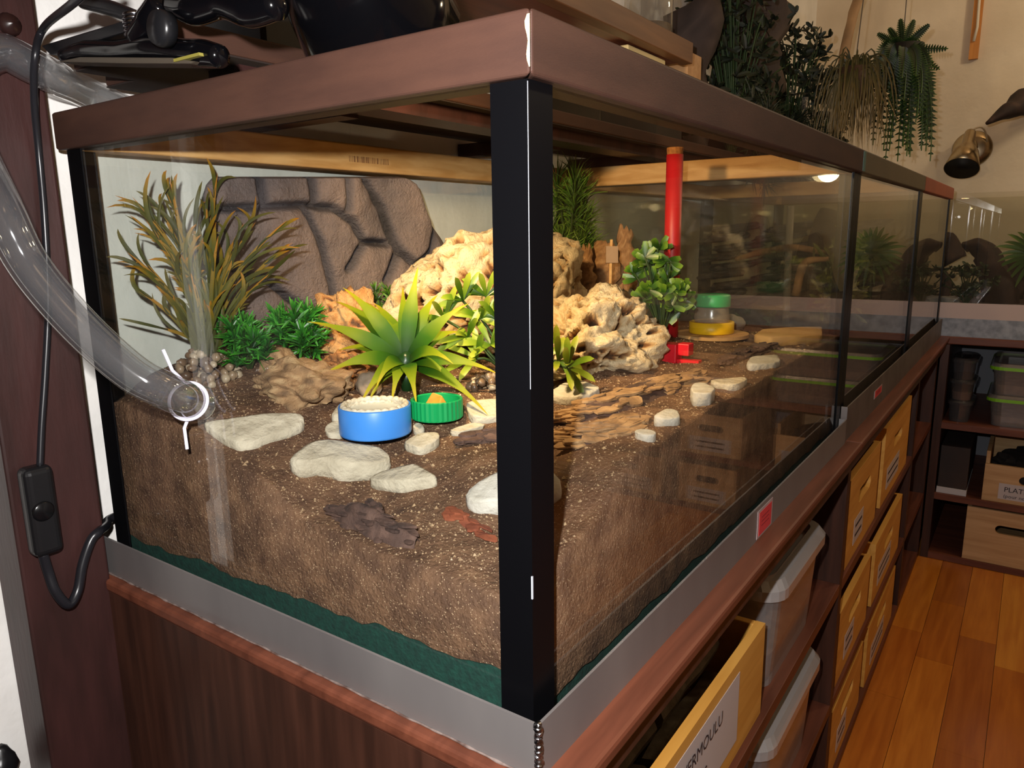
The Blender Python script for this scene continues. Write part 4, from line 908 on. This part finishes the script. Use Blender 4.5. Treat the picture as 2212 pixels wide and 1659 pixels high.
tub(-.26, .010, .430, .675, zs[1]+.0005, -.300, 'clear lidded tub on the shelf below the labelled wooden box', PLAST, LID, .35, .02)
def crate(x0, x1, y0, y1, z0, z1, label, mat, face='x', th=.009, hole=True, lab=None, group=None, fill=None, low=None):
    """open wooden box, front towards +x or -y, with an oval hand hole"""
    t = thing('wooden_crate', label, 'crate', ((x0+x1)/2, (y0+y1)/2, z0), group)
    obj('bottom', G().box(x0+th, x1-th, y0+th, y1-th, z0, z0+th*.7), mat, t)
    zf = low or z1
    if face == 'x':
        obj('back_board', G().box(x0, x0+th, y0, y1, z0, z1), mat, t, bevel=.001)
        for (a, b) in ((y0, y0+th), (y1-th, y1)): obj('side_board', G().box(x0+th, x1-th, a, b, z0, z1), mat, t, bevel=.001)
        U0, U1 = y0, y1; fr = lambda u, v, d: (x1-th+d*th, u, v)
    else:
        obj('back_board', G().box(x0, x1, y1-th, y1, z0, z1), mat, t, bevel=.001)
        for (a, b) in ((x0, x0+th), (x1-th, x1)): obj('side_board', G().box(a, b, y0+th, y1-th, z0, z1), mat, t, bevel=.001)
        U0, U1 = x0, x1; fr = lambda u, v, d: (u, y0+th-d*th, v)
    # front board with a slot
    uc, vc = (U0+U1)/2, z0+(zf-z0)*.66; hw, hh = min(.05, (U1-U0)*.2), .011
    inn = []
    n = 24
    for i in range(n):
        a = 2*math.pi*(i+.5)/n; inn.append((uc+math.copysign(hw-hh, math.cos(a))+hh*math.cos(a), vc+hh*math.sin(a)))
    out = []
    for i in range(n):
        a = 2*math.pi*(i+.5)/n; dx, dy = math.cos(a), math.sin(a); k = min((U1-U0)/2/abs(dx), (zf-vc if dy > 0 else vc-z0)/abs(dy)); out.append((uc+dx*k, vc+dy*k))
    if not hole: inn = None
    g = G()
    if hole:
        # corners are added by snapping the nearest outline points
        for cu, cv in ((U0, z0), (U1, z0), (U1, zf), (U0, zf)):
            j = min(range(n), key=lambda q: (out[q][0]-cu)**2+(out[q][1]-cv)**2); out[j] = (cu, cv)
        for d in (0, 1): g.v += [Vector(fr(u, v, d)) for u, v in out]+[Vector(fr(u, v, d)) for u, v in inn]
        g.a = [0]*len(g.v)
        for i in range(n):
            j = (i+1) % n
            g.f += [(i, j, n+j, n+i)[::-1], (2*n+i, 2*n+j, 3*n+j, 3*n+i), (i, 2*n+i, 2*n+j, j)[::-1], (n+i, n+j, 3*n+j, 3*n+i)[::-1]]
    else:
        q = [(U0, z0), (U1, z0), (U1, zf), (U0, zf)]
        for d in (0, 1): g.v += [Vector(fr(u, v, d)) for u, v in q]
        g.a = [0]*8; g.f += [(0,3,2,1),(4,5,6,7),(0,1,5,4),(1,2,6,5),(2,3,7,6),(3,0,4,7)]
    obj('front_board', g, mat, t)
    if fill:
        obj('contents', (lambda gg: gg)(rock(((x0+x1)/2, (y0+y1)/2, z0+(zf-z0)*.55), ((x1-x0)*.44, (y1-y0)*.44, (zf-z0)*.62), 5, sub=4, amp=.18, fr=4, flat=.7)), fill, t)
    if lab:
        ua, ub, va, vb = lab; g = G()
        for d in (1.02, 1.06): g.v += [Vector(fr(u, v, d)) for u, v in ((ua, va), (ub, va), (ub, vb), (ua, vb))]
        g.a = [0]*8; g.f += [(0,3,2,1),(4,5,6,7),(0,1,5,4),(1,2,6,5),(2,3,7,6),(3,0,4,7)]
        obj('paper_label', g, PAPER, t)
    return t, fr
WB = Mramp('rotten_wood', [(0, rgb(60, 46, 36)), (.5, rgb(112, 96, 76)), (1, rgb(166, 150, 126))], rough=.9, noise_amt=.4, nscale=60, bump=.8)
ly0, ly1 = .075, .27
t, fr = crate(-.30, .002, .06, .412, zs[0]+.0005, -.146, 'yellow wooden box with printed paper label, full of rotten wood', CRATEY, 'x', hole=False, lab=(.07, .335, -.228, -.158))
for (s_, y_, z_) in (('DIN VERMOULU', .163, -.182), ('DE BOIS', .192, -.212)):
    text(s_, .0175, (.0030, y_, z_), (0, 1, 0), (0, 0, 1), INK, t)
lay = [(-.262+.0555*a, .078+.160*b, .150, -.2185, .0175) for a in range(5) for b in range(2)]+[(-.234+.0555*a, .082+.158*b, .146, -.1880, .0160) for a in range(4) for b in range(2)]+[(-.206+.0555*a, .086+.152*b, .138, -.1620, .0125) for a in range(4) for b in range(2)]
for (x_, y_, ln, zz, rr) in lay:
    d = Vector((R.uniform(-.02, .02), 1, R.uniform(-.01, .01)))
    pts = [Vector((x_, y_, zz))+d*(ln*k/5)+Vector((R.uniform(-.0012, .0012), 0, R.uniform(-.0012, .0012))) for k in range(6)]
    g = G().tube(pts, [rr*R.uniform(.8, 1.0) for _ in pts], 9); g.a = [max(.01, .5+.5*noise.noise(v*70)) for v in g.v]
    obj('rotten_log', g, WB, label='crumbly rotten wood piece in the yellow labelled box', cat='wood piece', group='rotten wood pieces in the labelled box')
k = 0
ORD = ['top', 'middle', 'bottom']
for zi, z in enumerate(zs):
    for (a, b, hgt, side) in ((.80, 1.04, .135, 'near'), (1.09, 1.40, .145, 'far')):
        hgt = min(hgt, .12 if zi else .15)
        t, fr = crate(-.30, .004, a, b, z+.0005, z+hgt, 'yellow wooden crate on the %s shelf, next to the %s partition' % (ORD[zi], 'first' if side == 'near' else 'second'), CRATEY, 'x', lab=(a+.05, b-.12, z+.02, z+.06))
        for q in (.030, .045): obj('printed_line', G().box(.0045, .0047, a+.06, b-.13, z+q, z+q+.004), INK, t)

# ------------------------------------------------------------------ far cabinet with its boxes
fc = thing('far_cabinet', 'dark walnut shelf cabinet along the far cream wall', 'cabinet', (.65, 2.05, ZF))
for x in (.012, .68, 1.32): obj('divider', G().box(x, x+.018, YF, YW-.004, ZF, ZT-.018), WALNUT_V, fc)
for (a, b) in ((.03, .68), (.698, 1.32)):
    for z in zs: obj('shelf', G().box(a, b, YF, YW-.004, z-.016, z), WALNUT_X, fc)
    obj('plinth', G().box(a, b, YF+.004, YF+.014, ZF, zs[2]-.016), WALNUT_X, fc)
obj('back_panel', G().box(.02, 1.33, YW-.004, YW-.001, ZF, ZT-.018), M('grey_backing', rgb(120, 122, 128), rough=.7), fc)
obj('worktop', G().box(XW+.001, 1.34, YF+.0105, YW-.001, ZT-.018, ZT), WALNUT_X, label='walnut worktop on the far cabinet', cat='worktop', bevel=.002)
for i in range(3):
    z = zs[0]+.0005+i*.054
    tub(.035, .092, YF+.015, YF+.16, z, z+.0535, ['bottom', 'middle', 'top'][i]+' small smoked tub in the stack by the far cabinet partition', PLASTD, PLASTD, .5 if i == 1 else None, .010, fillm=M('pale_fill', rgb(150, 116, 92), rough=.9))
for i in range(2):
    z = zs[0]+.0005+i*.078
    tub(.118, .40, YF+.012, YF+.26, z, z+.0775, ['lower', 'upper'][i]+' clear tub with lime green rim in the far cabinet', PLAST, PLAST, .4, .016, band=LIME)
bk = thing('storage_box', 'dark storage box with white foot in the far cabinet', 'box', (.07, YF+.1, zs[1]))
obj('body', G().box(.034, .098, YF+.01, YF+.22, zs[1]+.016, zs[1]+.125), M('charcoal_card', rgb(44, 40, 40), rgb(60, 46, 40), rough=.7, scale=8), bk, bevel=.001)
obj('foot', G().box(.033, .099, YF+.008, YF+.22, zs[1]+.0005, zs[1]+.016), M('white_card', rgb(200, 196, 196), rough=.6), bk)
DKF = Mramp('dark_leaf_litter', [(0, rgb(24, 20, 18)), (1, rgb(50, 40, 34))], rough=.9, noise_amt=.3)
t, fr = crate(.132, .372, YF+.006, YF+.30, zs[1]+.0005, zs[1]+.125, 'pale wooden crate with printed label on the middle far shelf', CRATE, 'y', lab=(.165, .355, zs[1]+.010, zs[1]+.050), fill=DKF, low=zs[1]+.094)
text('PLATEAUX NI', .0175, (.176, YF+.0048, zs[1]+.030), (1, 0, 0), (0, 0, 1), INK, t)
text('(pour nourriture', .0125, (.176, YF+.0048, zs[1]+.015), (1, 0, 0), (0, 0, 1), INK, t)
crate(.105, .315, YF+.004, YF+.32, zs[2]+.0005, zs[2]+.140, 'large pale wooden crate with oval hand hole on the bottom far shelf', CRATE, 'y')
for j, (a, b) in enumerate(((.47, .66), (.72, .98), (1.02, 1.28))):
    for zi, z in enumerate(zs):
        if zi == 2 and j == 0: a = .48
        t, fr = crate(a, b, YF+.006, YF+.30, z+.0005, z+.125, 'pale labelled crate, far cabinet %s shelf, %s' % (ORD[zi], ['left of the partition', 'right of the partition', 'next to the end panel'][j]), CRATE, 'y', lab=(a+.03, b-.03, z+.012, z+.055), fill=DKF)
        for q in (.022, .038): obj('printed_line', G().box(a+.05, b-.05, YF+.0048, YF+.0052, z+q, z+q+.005), INK, t)

wc = thing('added_cupboard', 'dark cupboard added out of view to darken the front pane reflection', 'cupboard', (1.05, YW-.12, .42))  # added out of view so that the front panes mirror something dark
obj('carcass', G().box(.46, 1.66, YW-.22, YW-.002, .42, 1.3), WALNUT_V, wc)
for x in (.463, .863, 1.263): obj('door', G().box(x, x+.394, YW-.238, YW-.2205, .424, 1.296), WALNUT_V, wc, bevel=.002)
# far tank: white and zinc front, glass, wood and plants
ft = thing('far_tank', 'low glass tank with white and zinc front along the far wall', 'tank', (.45, 2.03, ZT))
fy0, fy1, fx0, fx1 = YF+.026, YW-.03, -.425, 1.28
obj('zinc_front', G().box(fx0, fx1, fy0, fy0+.004, ZT, .014), GALV, ft)
obj('white_band', G().box(fx0, fx1, fy0+.0002, fy0+.0042, .014, .052), M('white_band', rgb(206, 186, 178), rough=.5), ft)
obj('front_pane', G().box(fx0, fx1, fy0+.005, fy0+.010, ZT+.001, .315), GLASS2, ft)
obj('end_pane', G().box(fx1-.005, fx1, fy0+.0105, fy1, ZT+.001, .315), GLASS2, ft)
obj('end_pane', G().box(fx0, fx0+.005, fy0+.0105, fy1, ZT+.001, .315), GLASS2, ft)
obj('back_pane', G().box(fx0+.006, fx1-.006, fy1-.005, fy1, ZT+.001, .315), GLASS2, ft)
DSOIL = M('dark_soil', rgb(44, 32, 24), rgb(64, 46, 34), rough=.95, scale=60, bump=.8, bscale=200)
def soilbed(x0, x1, y0, y1, z0, z1, label, seed):
    g = G(); n_ = 30
    for j in range(n_+1):
        for i in range(n_+1):
            x, y = x0+(x1-x0)*i/n_, y0+(y1-y0)*j/n_; g.v.append(Vector((x, y, z1+.008*noise.noise(Vector((x*14, y*14, seed))))))
    g.a = [0]*len(g.v)
    for j in range(n_):
        for i in range(n_): a = j*(n_+1)+i; g.f.append((a, a+1, a+n_+2, a+n_+1))
    bd = [i for i in range(n_+1)]+[j*(n_+1)+n_ for j in range(1, n_+1)]+[n_*(n_+1)+i for i in range(n_-1, -1, -1)]+[j*(n_+1) for j in range(n_-1, 0, -1)]
    n = len(g.v); 
    for k in bd: v = g.v[k].copy(); v.z = z0; g.v.append(v); g.a.append(0)
    for e in range(len(bd)): a, b = e, (e+1) % len(bd); g.f.append((bd[a], n+a, n+b, bd[b]))
    g.f.append(tuple(n+i for i in range(len(bd))))
    return obj('soil_bed', g, DSOIL, label=label, cat='soil', kind='stuff', smooth=True)
soilbed(fx0+.006, fx1-.006, fy0+.011, fy1-.006, ZT+.002, .045, 'dark soil in the far wall tank', 1)
DWOOD = Mramp('dark_driftwood', [(0, rgb(22, 14, 12)), (.6, rgb(46, 30, 24)), (1, rgb(70, 48, 36))], rough=.8, noise_amt=.3, nscale=50, bump=.8)
def drift(pts, rad, label, mat=DWOOD, name='driftwood', cat='driftwood', seed=0, sub=None):
    S_ = spline(pts, 8); n_ = len(S_); rs = []
    for i in range(n_):
        k = i/(n_-1)*(len(rad)-1); a = min(int(k), len(rad)-2); rs.append((rad[a]+(rad[a+1]-rad[a])*(k-a)))
    g = G().tube(S_, rs, 14)
    for v in g.v:
        d = Vector((noise.noise(v*18+Vector((seed, 0, 0))), noise.noise(v*18+Vector((0, seed+5, 0))), noise.noise(v*18+Vector((3, 0, seed)))))
        v += d*max(rad)*.45
    g.a = [max(.01, .5+.6*noise.noise(v*60)) for v in g.v]
    return obj(name, g, mat, label=label, cat=cat, smooth=True)
fyc = fy0+.10
fz = lambda x, y, Y=fyc: on(x, y, 1, Y)
drift([fz(2160,660,fyc+.045), fz(2150,600,fyc+.045), fz(2125,545,fyc+.045), fz(2095,540,fyc+.045), fz(2082,548,fyc+.045)], [.045, .034, .034, .018, .008], 'dark hooked driftwood stump in the far tank', seed=1)
drift([fz(2160,690,fyc+.19), fz(2180,620,fyc+.19), fz(2215,590,fyc+.19), fz(2290,600,fyc+.19)], [.05, .04, .04, .05], 'dark log lying beside the palm in the far tank', seed=4)
drift([fz(2000,655,fyc+.17), fz(2015,560,fyc+.17), fz(2040,530,fyc+.17), fz(2065,560,fyc+.17)], [.05, .04, .03, .02], 'rounded dark stump in the far tank behind the red rimmed tank', seed=9)
FARG = Mramp('far_leaf', [(0, rgb(16, 28, 12)), (.6, rgb(34, 56, 22)), (1, rgb(78, 96, 50))], rough=.5, noise_amt=.3, nscale=40)
def leafbush(base, spread, h_, n, ln, wd, label, mat, name='leafy_bush', lim=None, cyl=()):
    t = thing(name, label, 'plant', base); fo, st = G(), G(); base = Vector(base)
    for i in range(n):
        c = base+Vector((R.gauss(0, spread), R.gauss(0, spread*.7), h_*R.uniform(.25, 1)))
        for _ in range(8):
            if (keep(c.copy(), lim, cyl)-c).length < 1e-6: break
            c = base+Vector((R.gauss(0, spread), R.gauss(0, spread*.7), c.z-base.z))
        keep(c, lim, cyl)
        if i % 3 == 0: st.tube(bez(base, base.lerp(c, .5)+Vector((0, 0, h_*.2)), c, 5), .0015, 5)
        for k in range(5):
            d = Vector((R.gauss(0, 1), R.gauss(0, 1), R.gauss(.2, .8))).normalized()*ln*R.uniform(.6, 1.2)
            tp_ = keep(c+d, lim, cyl); fo.blade([c, c.lerp(tp_, .4), c.lerp(tp_, .8), tp_], wd, Vector((R.gauss(0, 1), -1, R.gauss(.5, 1))), .2)
    obj('stems', st, M('bush_stem', rgb(40, 62, 20)), t); obj('foliage', fo, mat, t); return t
b = fz(2085, 668, fyc-.05); leafbush((b.x, b.y, .043), .026, .10, 60, .016, .004, 'dark leafy bush before the hooked driftwood in the far tank', FARG, lim=(fx0+.01, fx1-.01, fy0+.013, fyc-.012))
b = fz(2200, 560, fyc+.0)
pm = thing('palm_plant', 'green fan palm in the far tank at the cream wall', 'plant', (b.x+.03, b.y, .043))
PALM = Mramp('palm_leaf', [(0, rgb(40, 70, 24)), (.6, rgb(70, 110, 36)), (1, rgb(104, 128, 54))], rough=.45, noise_amt=.15)
hc = Vector((b.x+.035, b.y, .165))
obj('trunk', G().tube([(b.x+.03, b.y, .04), hc], [.006, .004], 8), M('bush_stem', rgb(40, 62, 20)), pm)
for k in range(26):
    a = k/26*6.28; d = Vector((math.cos(a), .35*math.sin(a*2), math.sin(a)*.9+.1)).normalized()*R.uniform(.075, .095)
    obj('palm_blade', G().blade(bez(hc, hc+d*.6+Vector((0, 0, .012)), hc+d-Vector((0, 0, .008)), 7), .005, (0, -1, .2), .3), PALM, pm, smooth=True)
q = fz(2050, 660, fy0+.040); obj('stone', rock((q.x, q.y, .052), (.024, .018, .015), 7, sub=4, amp=.25), M('grey_stone', rgb(150, 150, 150), rough=.8), label='grey stone under the leafy bush in the far tank', cat='stone', smooth=True)

for i, x in enumerate((.36, .52, .68, .84, 1.00, 1.14)):
    drift([(x-.045, fyc+.15, .05), (x-.02, fyc+.14, .12+.04*(i % 3)), (x+.02, fyc+.15, .15+.05*((i+1) % 3)), (x+.045, fyc+.145, .05)], [.028, .03, .028, .030], ['mossy arched', 'thick twisted', 'low knotted', 'forked', 'split', 'rounded'][i]+' dark driftwood in the right part of the far tank', seed=40+i*3)
    leafbush((x+.08, fyc-.015, .043), .028, .15, 50, .02, .005, ['first', 'second', 'third', 'fourth', 'fifth', 'sixth'][i]+' dark bush right of the fan palm in the far tank', FARG, lim=(x+.005, min(x+.155, fx1-.01), fy0+.013, fyc+.09))

# ------------------------------------------------------------------ inside the olive and red tanks
soilbed(-W+.007, -.007, L1+.008, L2-.009, ZT+.0085, .075, 'dark soil in the olive rimmed tank', 3)
soilbed(-W+.007, -.007, L2+.008, L3-.03, ZT+.0085, .060, 'dark soil in the red rimmed tank', 5)
SLATE = Mramp('dark_slate', [(0, rgb(36, 32, 32)), (.6, rgb(72, 66, 64)), (1, rgb(112, 104, 98))], rough=.6, noise_amt=.4, nscale=40, bump=.6)
sl = thing('slate_stack', 'stacked dark slate slabs at the back of the olive rimmed tank', 'stone stack', (-.24, L2-.06, .075))
for i in range(9):
    for j in range(3):
        x0 = -.372+j*.112+R.uniform(-.006, .006)-(.018 if i % 2 else -.008)
        g = rock((x0+.055, L2-.080+R.uniform(-.006, .006), .085+i*.0185), (.050, .032, .0125), i*7+j, sub=3, amp=.22, fr=2, flat=.55)
        for v in g.v: v.z += (v.x-x0)*.12
        obj('slate_slab', g, SLATE, sl)
q0, q1 = on(1700, 650, 1, L1+.355), on(1708, 445, 1, L1+.355)
obj('grey_pipe', G().tube([(q0.x, q0.y, .07), (q1.x, q1.y, q1.z)], .006, 16), M('grey_pvc', rgb(150, 140, 126), rough=.5), label='upright grey pipe in the olive rimmed tank', cat='pipe', smooth=True)
TWIG = Mramp('tan_twig', [(0, rgb(80, 56, 40)), (1, rgb(160, 118, 80))], rough=.8, noise_amt=.3)
drift([on(1590,560,1,L1+.35), on(1650,545,1,L1+.33), on(1700,535,1,L1+.3), on(1780,545,1,L1+.25)], [.004, .006, .006, .004], 'thin tan branch crossing the olive rimmed tank', TWIG, seed=2, cat='branch', name='branch')
drift([on(1720,640,1,L1+.2), on(1740,570,1,L1+.2), on(1790,560,1,L1+.2)], [.006, .006, .003], 'forked orange twig in the olive rimmed tank', TWIG, seed=6, cat='branch', name='branch')
drift([(-.12, L1+.40, .07), (-.13, L1+.41, .17), (-.11, L1+.40, .26)], [.03, .025, .018], 'dark upright root in the olive rimmed tank', seed=12)
leafbush((-.20, L1+.12, .073), .03, .05, 40, .012, .003, 'low green bush behind the end pane in the olive rimmed tank', FARG, lim=(-.39, -.02, L1+.02, L1+.25))
leafbush((-.055, L1+.24, .073), .018, .15, 50, .03, .003, 'reedy green plant in the olive rimmed tank', Mramp('reed_leaf', [(0, rgb(40, 50, 16)), (1, rgb(104, 104, 40))], rough=.5), lim=(-.1, -.012, L1+.1, L1+.36))
leafbush((-.15, L2+.20, .058), .05, .12, 60, .02, .004, 'dark green bush in the red rimmed tank', FARG, lim=(-.39, -.012, L2+.02, L3-.05))

# ------------------------------------------------------------------ above the far tanks
sp_ = thing('wall_spotlight', 'brushed brass wall spotlight with conical shade', 'lamp', (0, YW, .45))
q = on(2100, 322, 1, YW)
BRASS = M('brushed_nickel', rgb(196, 180, 150), rgb(170, 152, 122), rough=.28, metal=1, scale=30)
obj('wall_plate', G().lathe([(.0001, .014), (.03, .012), (.048, .004), (.05, 0)][::-1], (q.x, YW-.001, q.z), (0, -1, 0), 40), BRASS, sp_, smooth=True)
a0, a1 = on(2097, 284, 1, YW-.050), on(2077, 364, 1, YW-.125)
axd = (a1-a0).normalized(); ln = (a1-a0).length
obj('shade', G().lathe([(.0001, 0), (.012, .001), (.014, .006), (.015, ln*.35), (.030, ln*.55), (.043, ln), (.0425, ln)], a0, axd, 40), BRASS, sp_, smooth=True)
obj('shadow_cap', G().lathe([(.0001, ln*.995-.030), (.028, ln*.995-.028), (.0415, ln+.0004)], a0, axd, 40), M('shadow_black', rgb(8, 8, 8), rough=.6), sp_, smooth=True)  # black cap, the darkness inside the lampshade put into its colour
obj('arm', G().tube(bez(a0+axd*.02, Vector((q.x+.01, YW-.04, q.z+.02)), (q.x+.01, YW-.01, q.z), 8), .005, 10), BRASS, sp_, smooth=True)
obj('wire', G().tube(bez(a0, Vector((q.x+.03, YW-.04, q.z+.075)), (q.x+.035, YW-.004, q.z+.01), 10), .0022, 8), M('beige_cable', rgb(170, 150, 120), rough=.5), sp_, smooth=True)
obj('bulb', rock(a0+axd*(ln*.75), (.016, .016, .02), 1, sub=2, amp=0, fine=0), M('unlit_bulb', rgb(60, 60, 60), rough=.2), sp_, smooth=True)
bt = thing('cable_batten', 'orange wooden batten with a white cable on the far wall', 'batten', on(2103, 128, 1, YW))
p0, p1 = on(2102, 128, 1, YW-.01), on(2112, -60, 1, YW-.01)
obj('batten', G().box(p0.x-.011, p0.x+.011, YW-.016, YW-.0005, p0.z, p1.z+.2), Mwood('orange_batten', rgb(206, 140, 70), rgb(186, 120, 56), axis=2), bt)
obj('cable', G().tube([(p0.x-.002, YW-.019, p0.z+.045), (p0.x+.003, YW-.021, p0.z+.08), (p0.x, YW-.020, p0.z+.2), (p0.x, YW-.02, p1.z+.2)], .0035, 8), M('white_cable', rgb(214, 204, 186), rough=.5), bt, smooth=True)
drift([on(2136,262,1,1.95), on(2170,240,1,1.97), on(2205,225,1,2.02), on(2260,190,1,2.12), (.30, YW-.004, .66)], [.004, .018, .030, .03, .03], 'dark driftwood branch reaching out from the far wall', seed=15)

# pots and plants standing on the brown shelf behind, and the hanging fern
TRUNK = Mramp('cork_trunk', [(0, rgb(34, 26, 24)), (.6, rgb(62, 50, 46)), (1, rgb(84, 70, 64))], rough=.85, noise_amt=.3, nscale=25, bump=.8)
drift([(-.34, 1.30, .368), (-.345, 1.31, .5), (-.338, 1.30, .65), (-.335, 1.31, .85)], [.074, .07, .066, .07], 'thick dark cork bark trunk standing on the brown shelf', TRUNK, seed=21, name='cork_trunk', cat='trunk')
drift([(-.345, 1.00, .366), (-.342, 1.005, .45), (-.345, 1.01, .60)], [.054, .046, .042], 'dark knotted root standing on the brown shelf near the tan shelf end', TRUNK, seed=27, name='root_stump', cat='root')
DGR = Mramp('dark_foliage', [(0, rgb(12, 18, 10)), (.6, rgb(24, 34, 15)), (1, rgb(44, 54, 24))], rough=.6, noise_amt=.3, nscale=40)
CYL = [(-.34, 1.305, .092), (-.343, 1.005, .070), (-.262, on(1757, 170, 0, -.26).y-.05, .021)]
for i, (x, y, sx, h_, n, lb) in enumerate([(-.30, 1.13, .055, .36, 190, 'dark leafy plant between root and cork trunk'), (-.30, 1.50, .05, .30, 170, 'dark leafy plant right of the cork trunk'), (-.31, .88, .022, .075, 70, 'dark leafy plant at the tan shelf end'), (-.27, 1.66, .03, .24, 90, 'twiggy dark plant at the end of the brown shelf')]):
    leafbush((x, y, .3645), sx, h_, n, .018 if i == 2 else .022, .004, lb, DGR, lim=[(-.43, -.225, 1.0, 1.24), (-.43, -.225, 1.37, 1.60), (-.43, -.262, .83, .935), (-.43, -.2, 1.615, 1.72)][i], cyl=CYL)
for i, (x, y) in enumerate([(-.262, 1.19), (-.262, 1.385), (-.262, 1.09)]):
    bush('trailing_plant', 0, 0, .045, .12, 'trailing dark needle plant spilling over the %s of the shelf edge' % ['middle', 'far part', 'near part'][i], 24, DGR, at=(x, y, .366), needles=40, nl=.045, nw=.0012, up_=.1, down=.10, cyl=CYL, lim=(-.266, -.1, y-.06, y+.06), edge=-.25)
jl = on(1757, 170, 0, -.26)
jr = thing('glass_bottle', 'slim glass bottle in front of the cork trunk', 'bottle', (-.262, jl.y-.05, .3645))
obj('bottle_wall', G().lathe([(.0001, 0), (.014, 0), (.016, .003), (.016, .09), (.007, .12), (.007, .15)], (-.262, jl.y-.05, .3645), n=24), Mglass('bottle_glass', tint=(.7, .7, .66, 1), base=.1, haze=.1), jr, smooth=True)
# shelf with pale box ends and a glass sheet behind the tan shelf
obj('glass_sheet', G().box(XW+.004, -.27, .80, .925, .455, .460), Mglass('green_glass', tint=(.7, .8, .72, 1), base=.06, haze=.15, hcol=(.6, .6, .5, 1)), label='small green edged glass shelf beside the tan shelf', cat='glass shelf')
obj('timber_block', G().box(-.38, -.275, .845, .90, .4605, .50), Mwood('pale_block', rgb(190, 150, 108), rgb(168, 128, 88), axis=0), label='pale timber block on the green edged glass shelf', cat='block', bevel=.001)
# grass pot
gx = on(1845, 170, 1, 1.40); gc = Vector((gx.x, 1.40, gx.z))
gt = thing('hanging_grass', 'straw coloured trailing grass hung above the far tanks', 'plant', gc)
obj('hanger', G().tube([gc+Vector((0, 0, .02)), gc+Vector((.01, .02, .3)), (gc.x+.02, gc.y+.05, ZC-.001)], .0012, 6), M('wire', rgb(90, 80, 70), rough=.5), gt)
obj('pot', G().lathe([(.0001, -.04), (.022, -.04), (.032, .02), (.030, .02), (.0001, .01)], gc, n=24), M('brown_pot', rgb(70, 50, 36), rough=.7), gt, smooth=True)
STRAW = Mramp('straw_blade', [(0, rgb(34, 40, 18)), (.5, rgb(66, 62, 28)), (1, rgb(116, 94, 50))], rough=.5, noise_amt=.2)
for k in range(170):
    a = R.uniform(0, 6.28); r_ = R.uniform(.02, .065); up1 = R.uniform(.01, .06); dn_ = R.uniform(.07, .16)
    e = gc+Vector((math.cos(a)*r_+R.gauss(0, .02), math.sin(a)*r_, -dn_)); md = gc+Vector((math.cos(a)*r_*R.uniform(.6, 1.5), math.sin(a)*r_*.9, up1+R.uniform(0, .09)))
    obj('blade', G().blade(bez(gc, md, e, 9), .0016, (0, -1, .4), .3), STRAW, gt)
# pale pole
pA, pB = on(1822, 118, 1, 1.75), on(1868, -60, 1, 1.85)
drift([(pA.x-.004, 1.74, .365), pA, pB, pB+(pB-pA)*1.5], [.013, .012, .012, .012], 'pale smooth branch leaning up behind the hanging grass', Mramp('pale_branch', [(0, rgb(120, 92, 64)), (1, rgb(176, 142, 104))], rough=.7), seed=33, cat='branch', name='branch')
# hanging fern
fx = on(1948, 120, 1, 1.60); fcn = Vector((fx.x, 1.60, fx.z))
fn = thing('hanging_fern', 'hanging fern in a dark pot above the red rimmed tank', 'plant', fcn-Vector((0, 0, .06)))
obj('pot', G().lathe([(.0001, -.045), (.028, -.045), (.042, .02), (.040, .02), (.0001, .01)], fcn, n=28), M('black_pot', rgb(16, 16, 16), rough=.6), fn, smooth=True)
obj('hanger', G().tube([fcn+Vector((0, 0, .02)), fcn+Vector((0, .0, .4)), (fcn.x, fcn.y, ZC-.001)], .0012, 6), MATS['wire'], fn)
FERN = Mramp('fern_leaflet', [(0, rgb(12, 26, 10)), (.6, rgb(28, 54, 18)), (1, rgb(62, 92, 32))], rough=.5, noise_amt=.3, nscale=30)
def frond(base, mid, tip, wd, nl):
    S_ = bez(base, mid, tip, nl); g = G().tube(S_, [.0012]*nl, 5)
    for i in range(1, nl-1):
        t_ = (S_[i+1]-S_[i-1]).normalized(); sd = t_.cross(Vector((-.4, 1, .3))).normalized()
        ww = wd*math.sin(math.pi*min(1, .15+i/nl*.85))**.6
        for s_ in (-1, 1):
            e = S_[i]+sd*(s_*ww)+t_*ww*.25-Vector((0, 0, ww*.15)); g.blade([S_[i], S_[i].lerp(e, .5), e], .0026, (-.3, -1, .3), .1, prof=lambda x: 1-.8*x*x)
    obj('frond', g, FERN, fn)
for (x, y) in ((1945,40),(1975,42),(2008,52),(2048,105),(1895,72),(2030,150),(1920,60)):
    tp = on(x, y, 1, 1.58+R.uniform(-.03, .03)); frond(fcn+Vector((0, 0, .01)), fcn.lerp(tp, .5)+Vector((0, 0, .01)), tp, .010, 18)
for k in range(60):
    x, y = R.uniform(1885, 2015), R.uniform(150, 355)
    tp = on(x, y, 1, 1.55+R.uniform(-.04, .06)); frond(fcn+Vector((0, 0, .018)), fcn.lerp(tp, .35)+Vector(((tp.x-fcn.x)*.6, R.uniform(-.05, -.01), R.uniform(.03, .06))), tp, .014, 26)
# black adapter on the wall low at the left
q = on(2, 1625, 0, XW)
obj('power_adapter', rock((XW+.012, q.y-.006, q.z-.004), (.012, .012, .018), 4, sub=3, amp=.15), BLACK, label='black plug low on the white wall by the post', cat='plug', smooth=True)
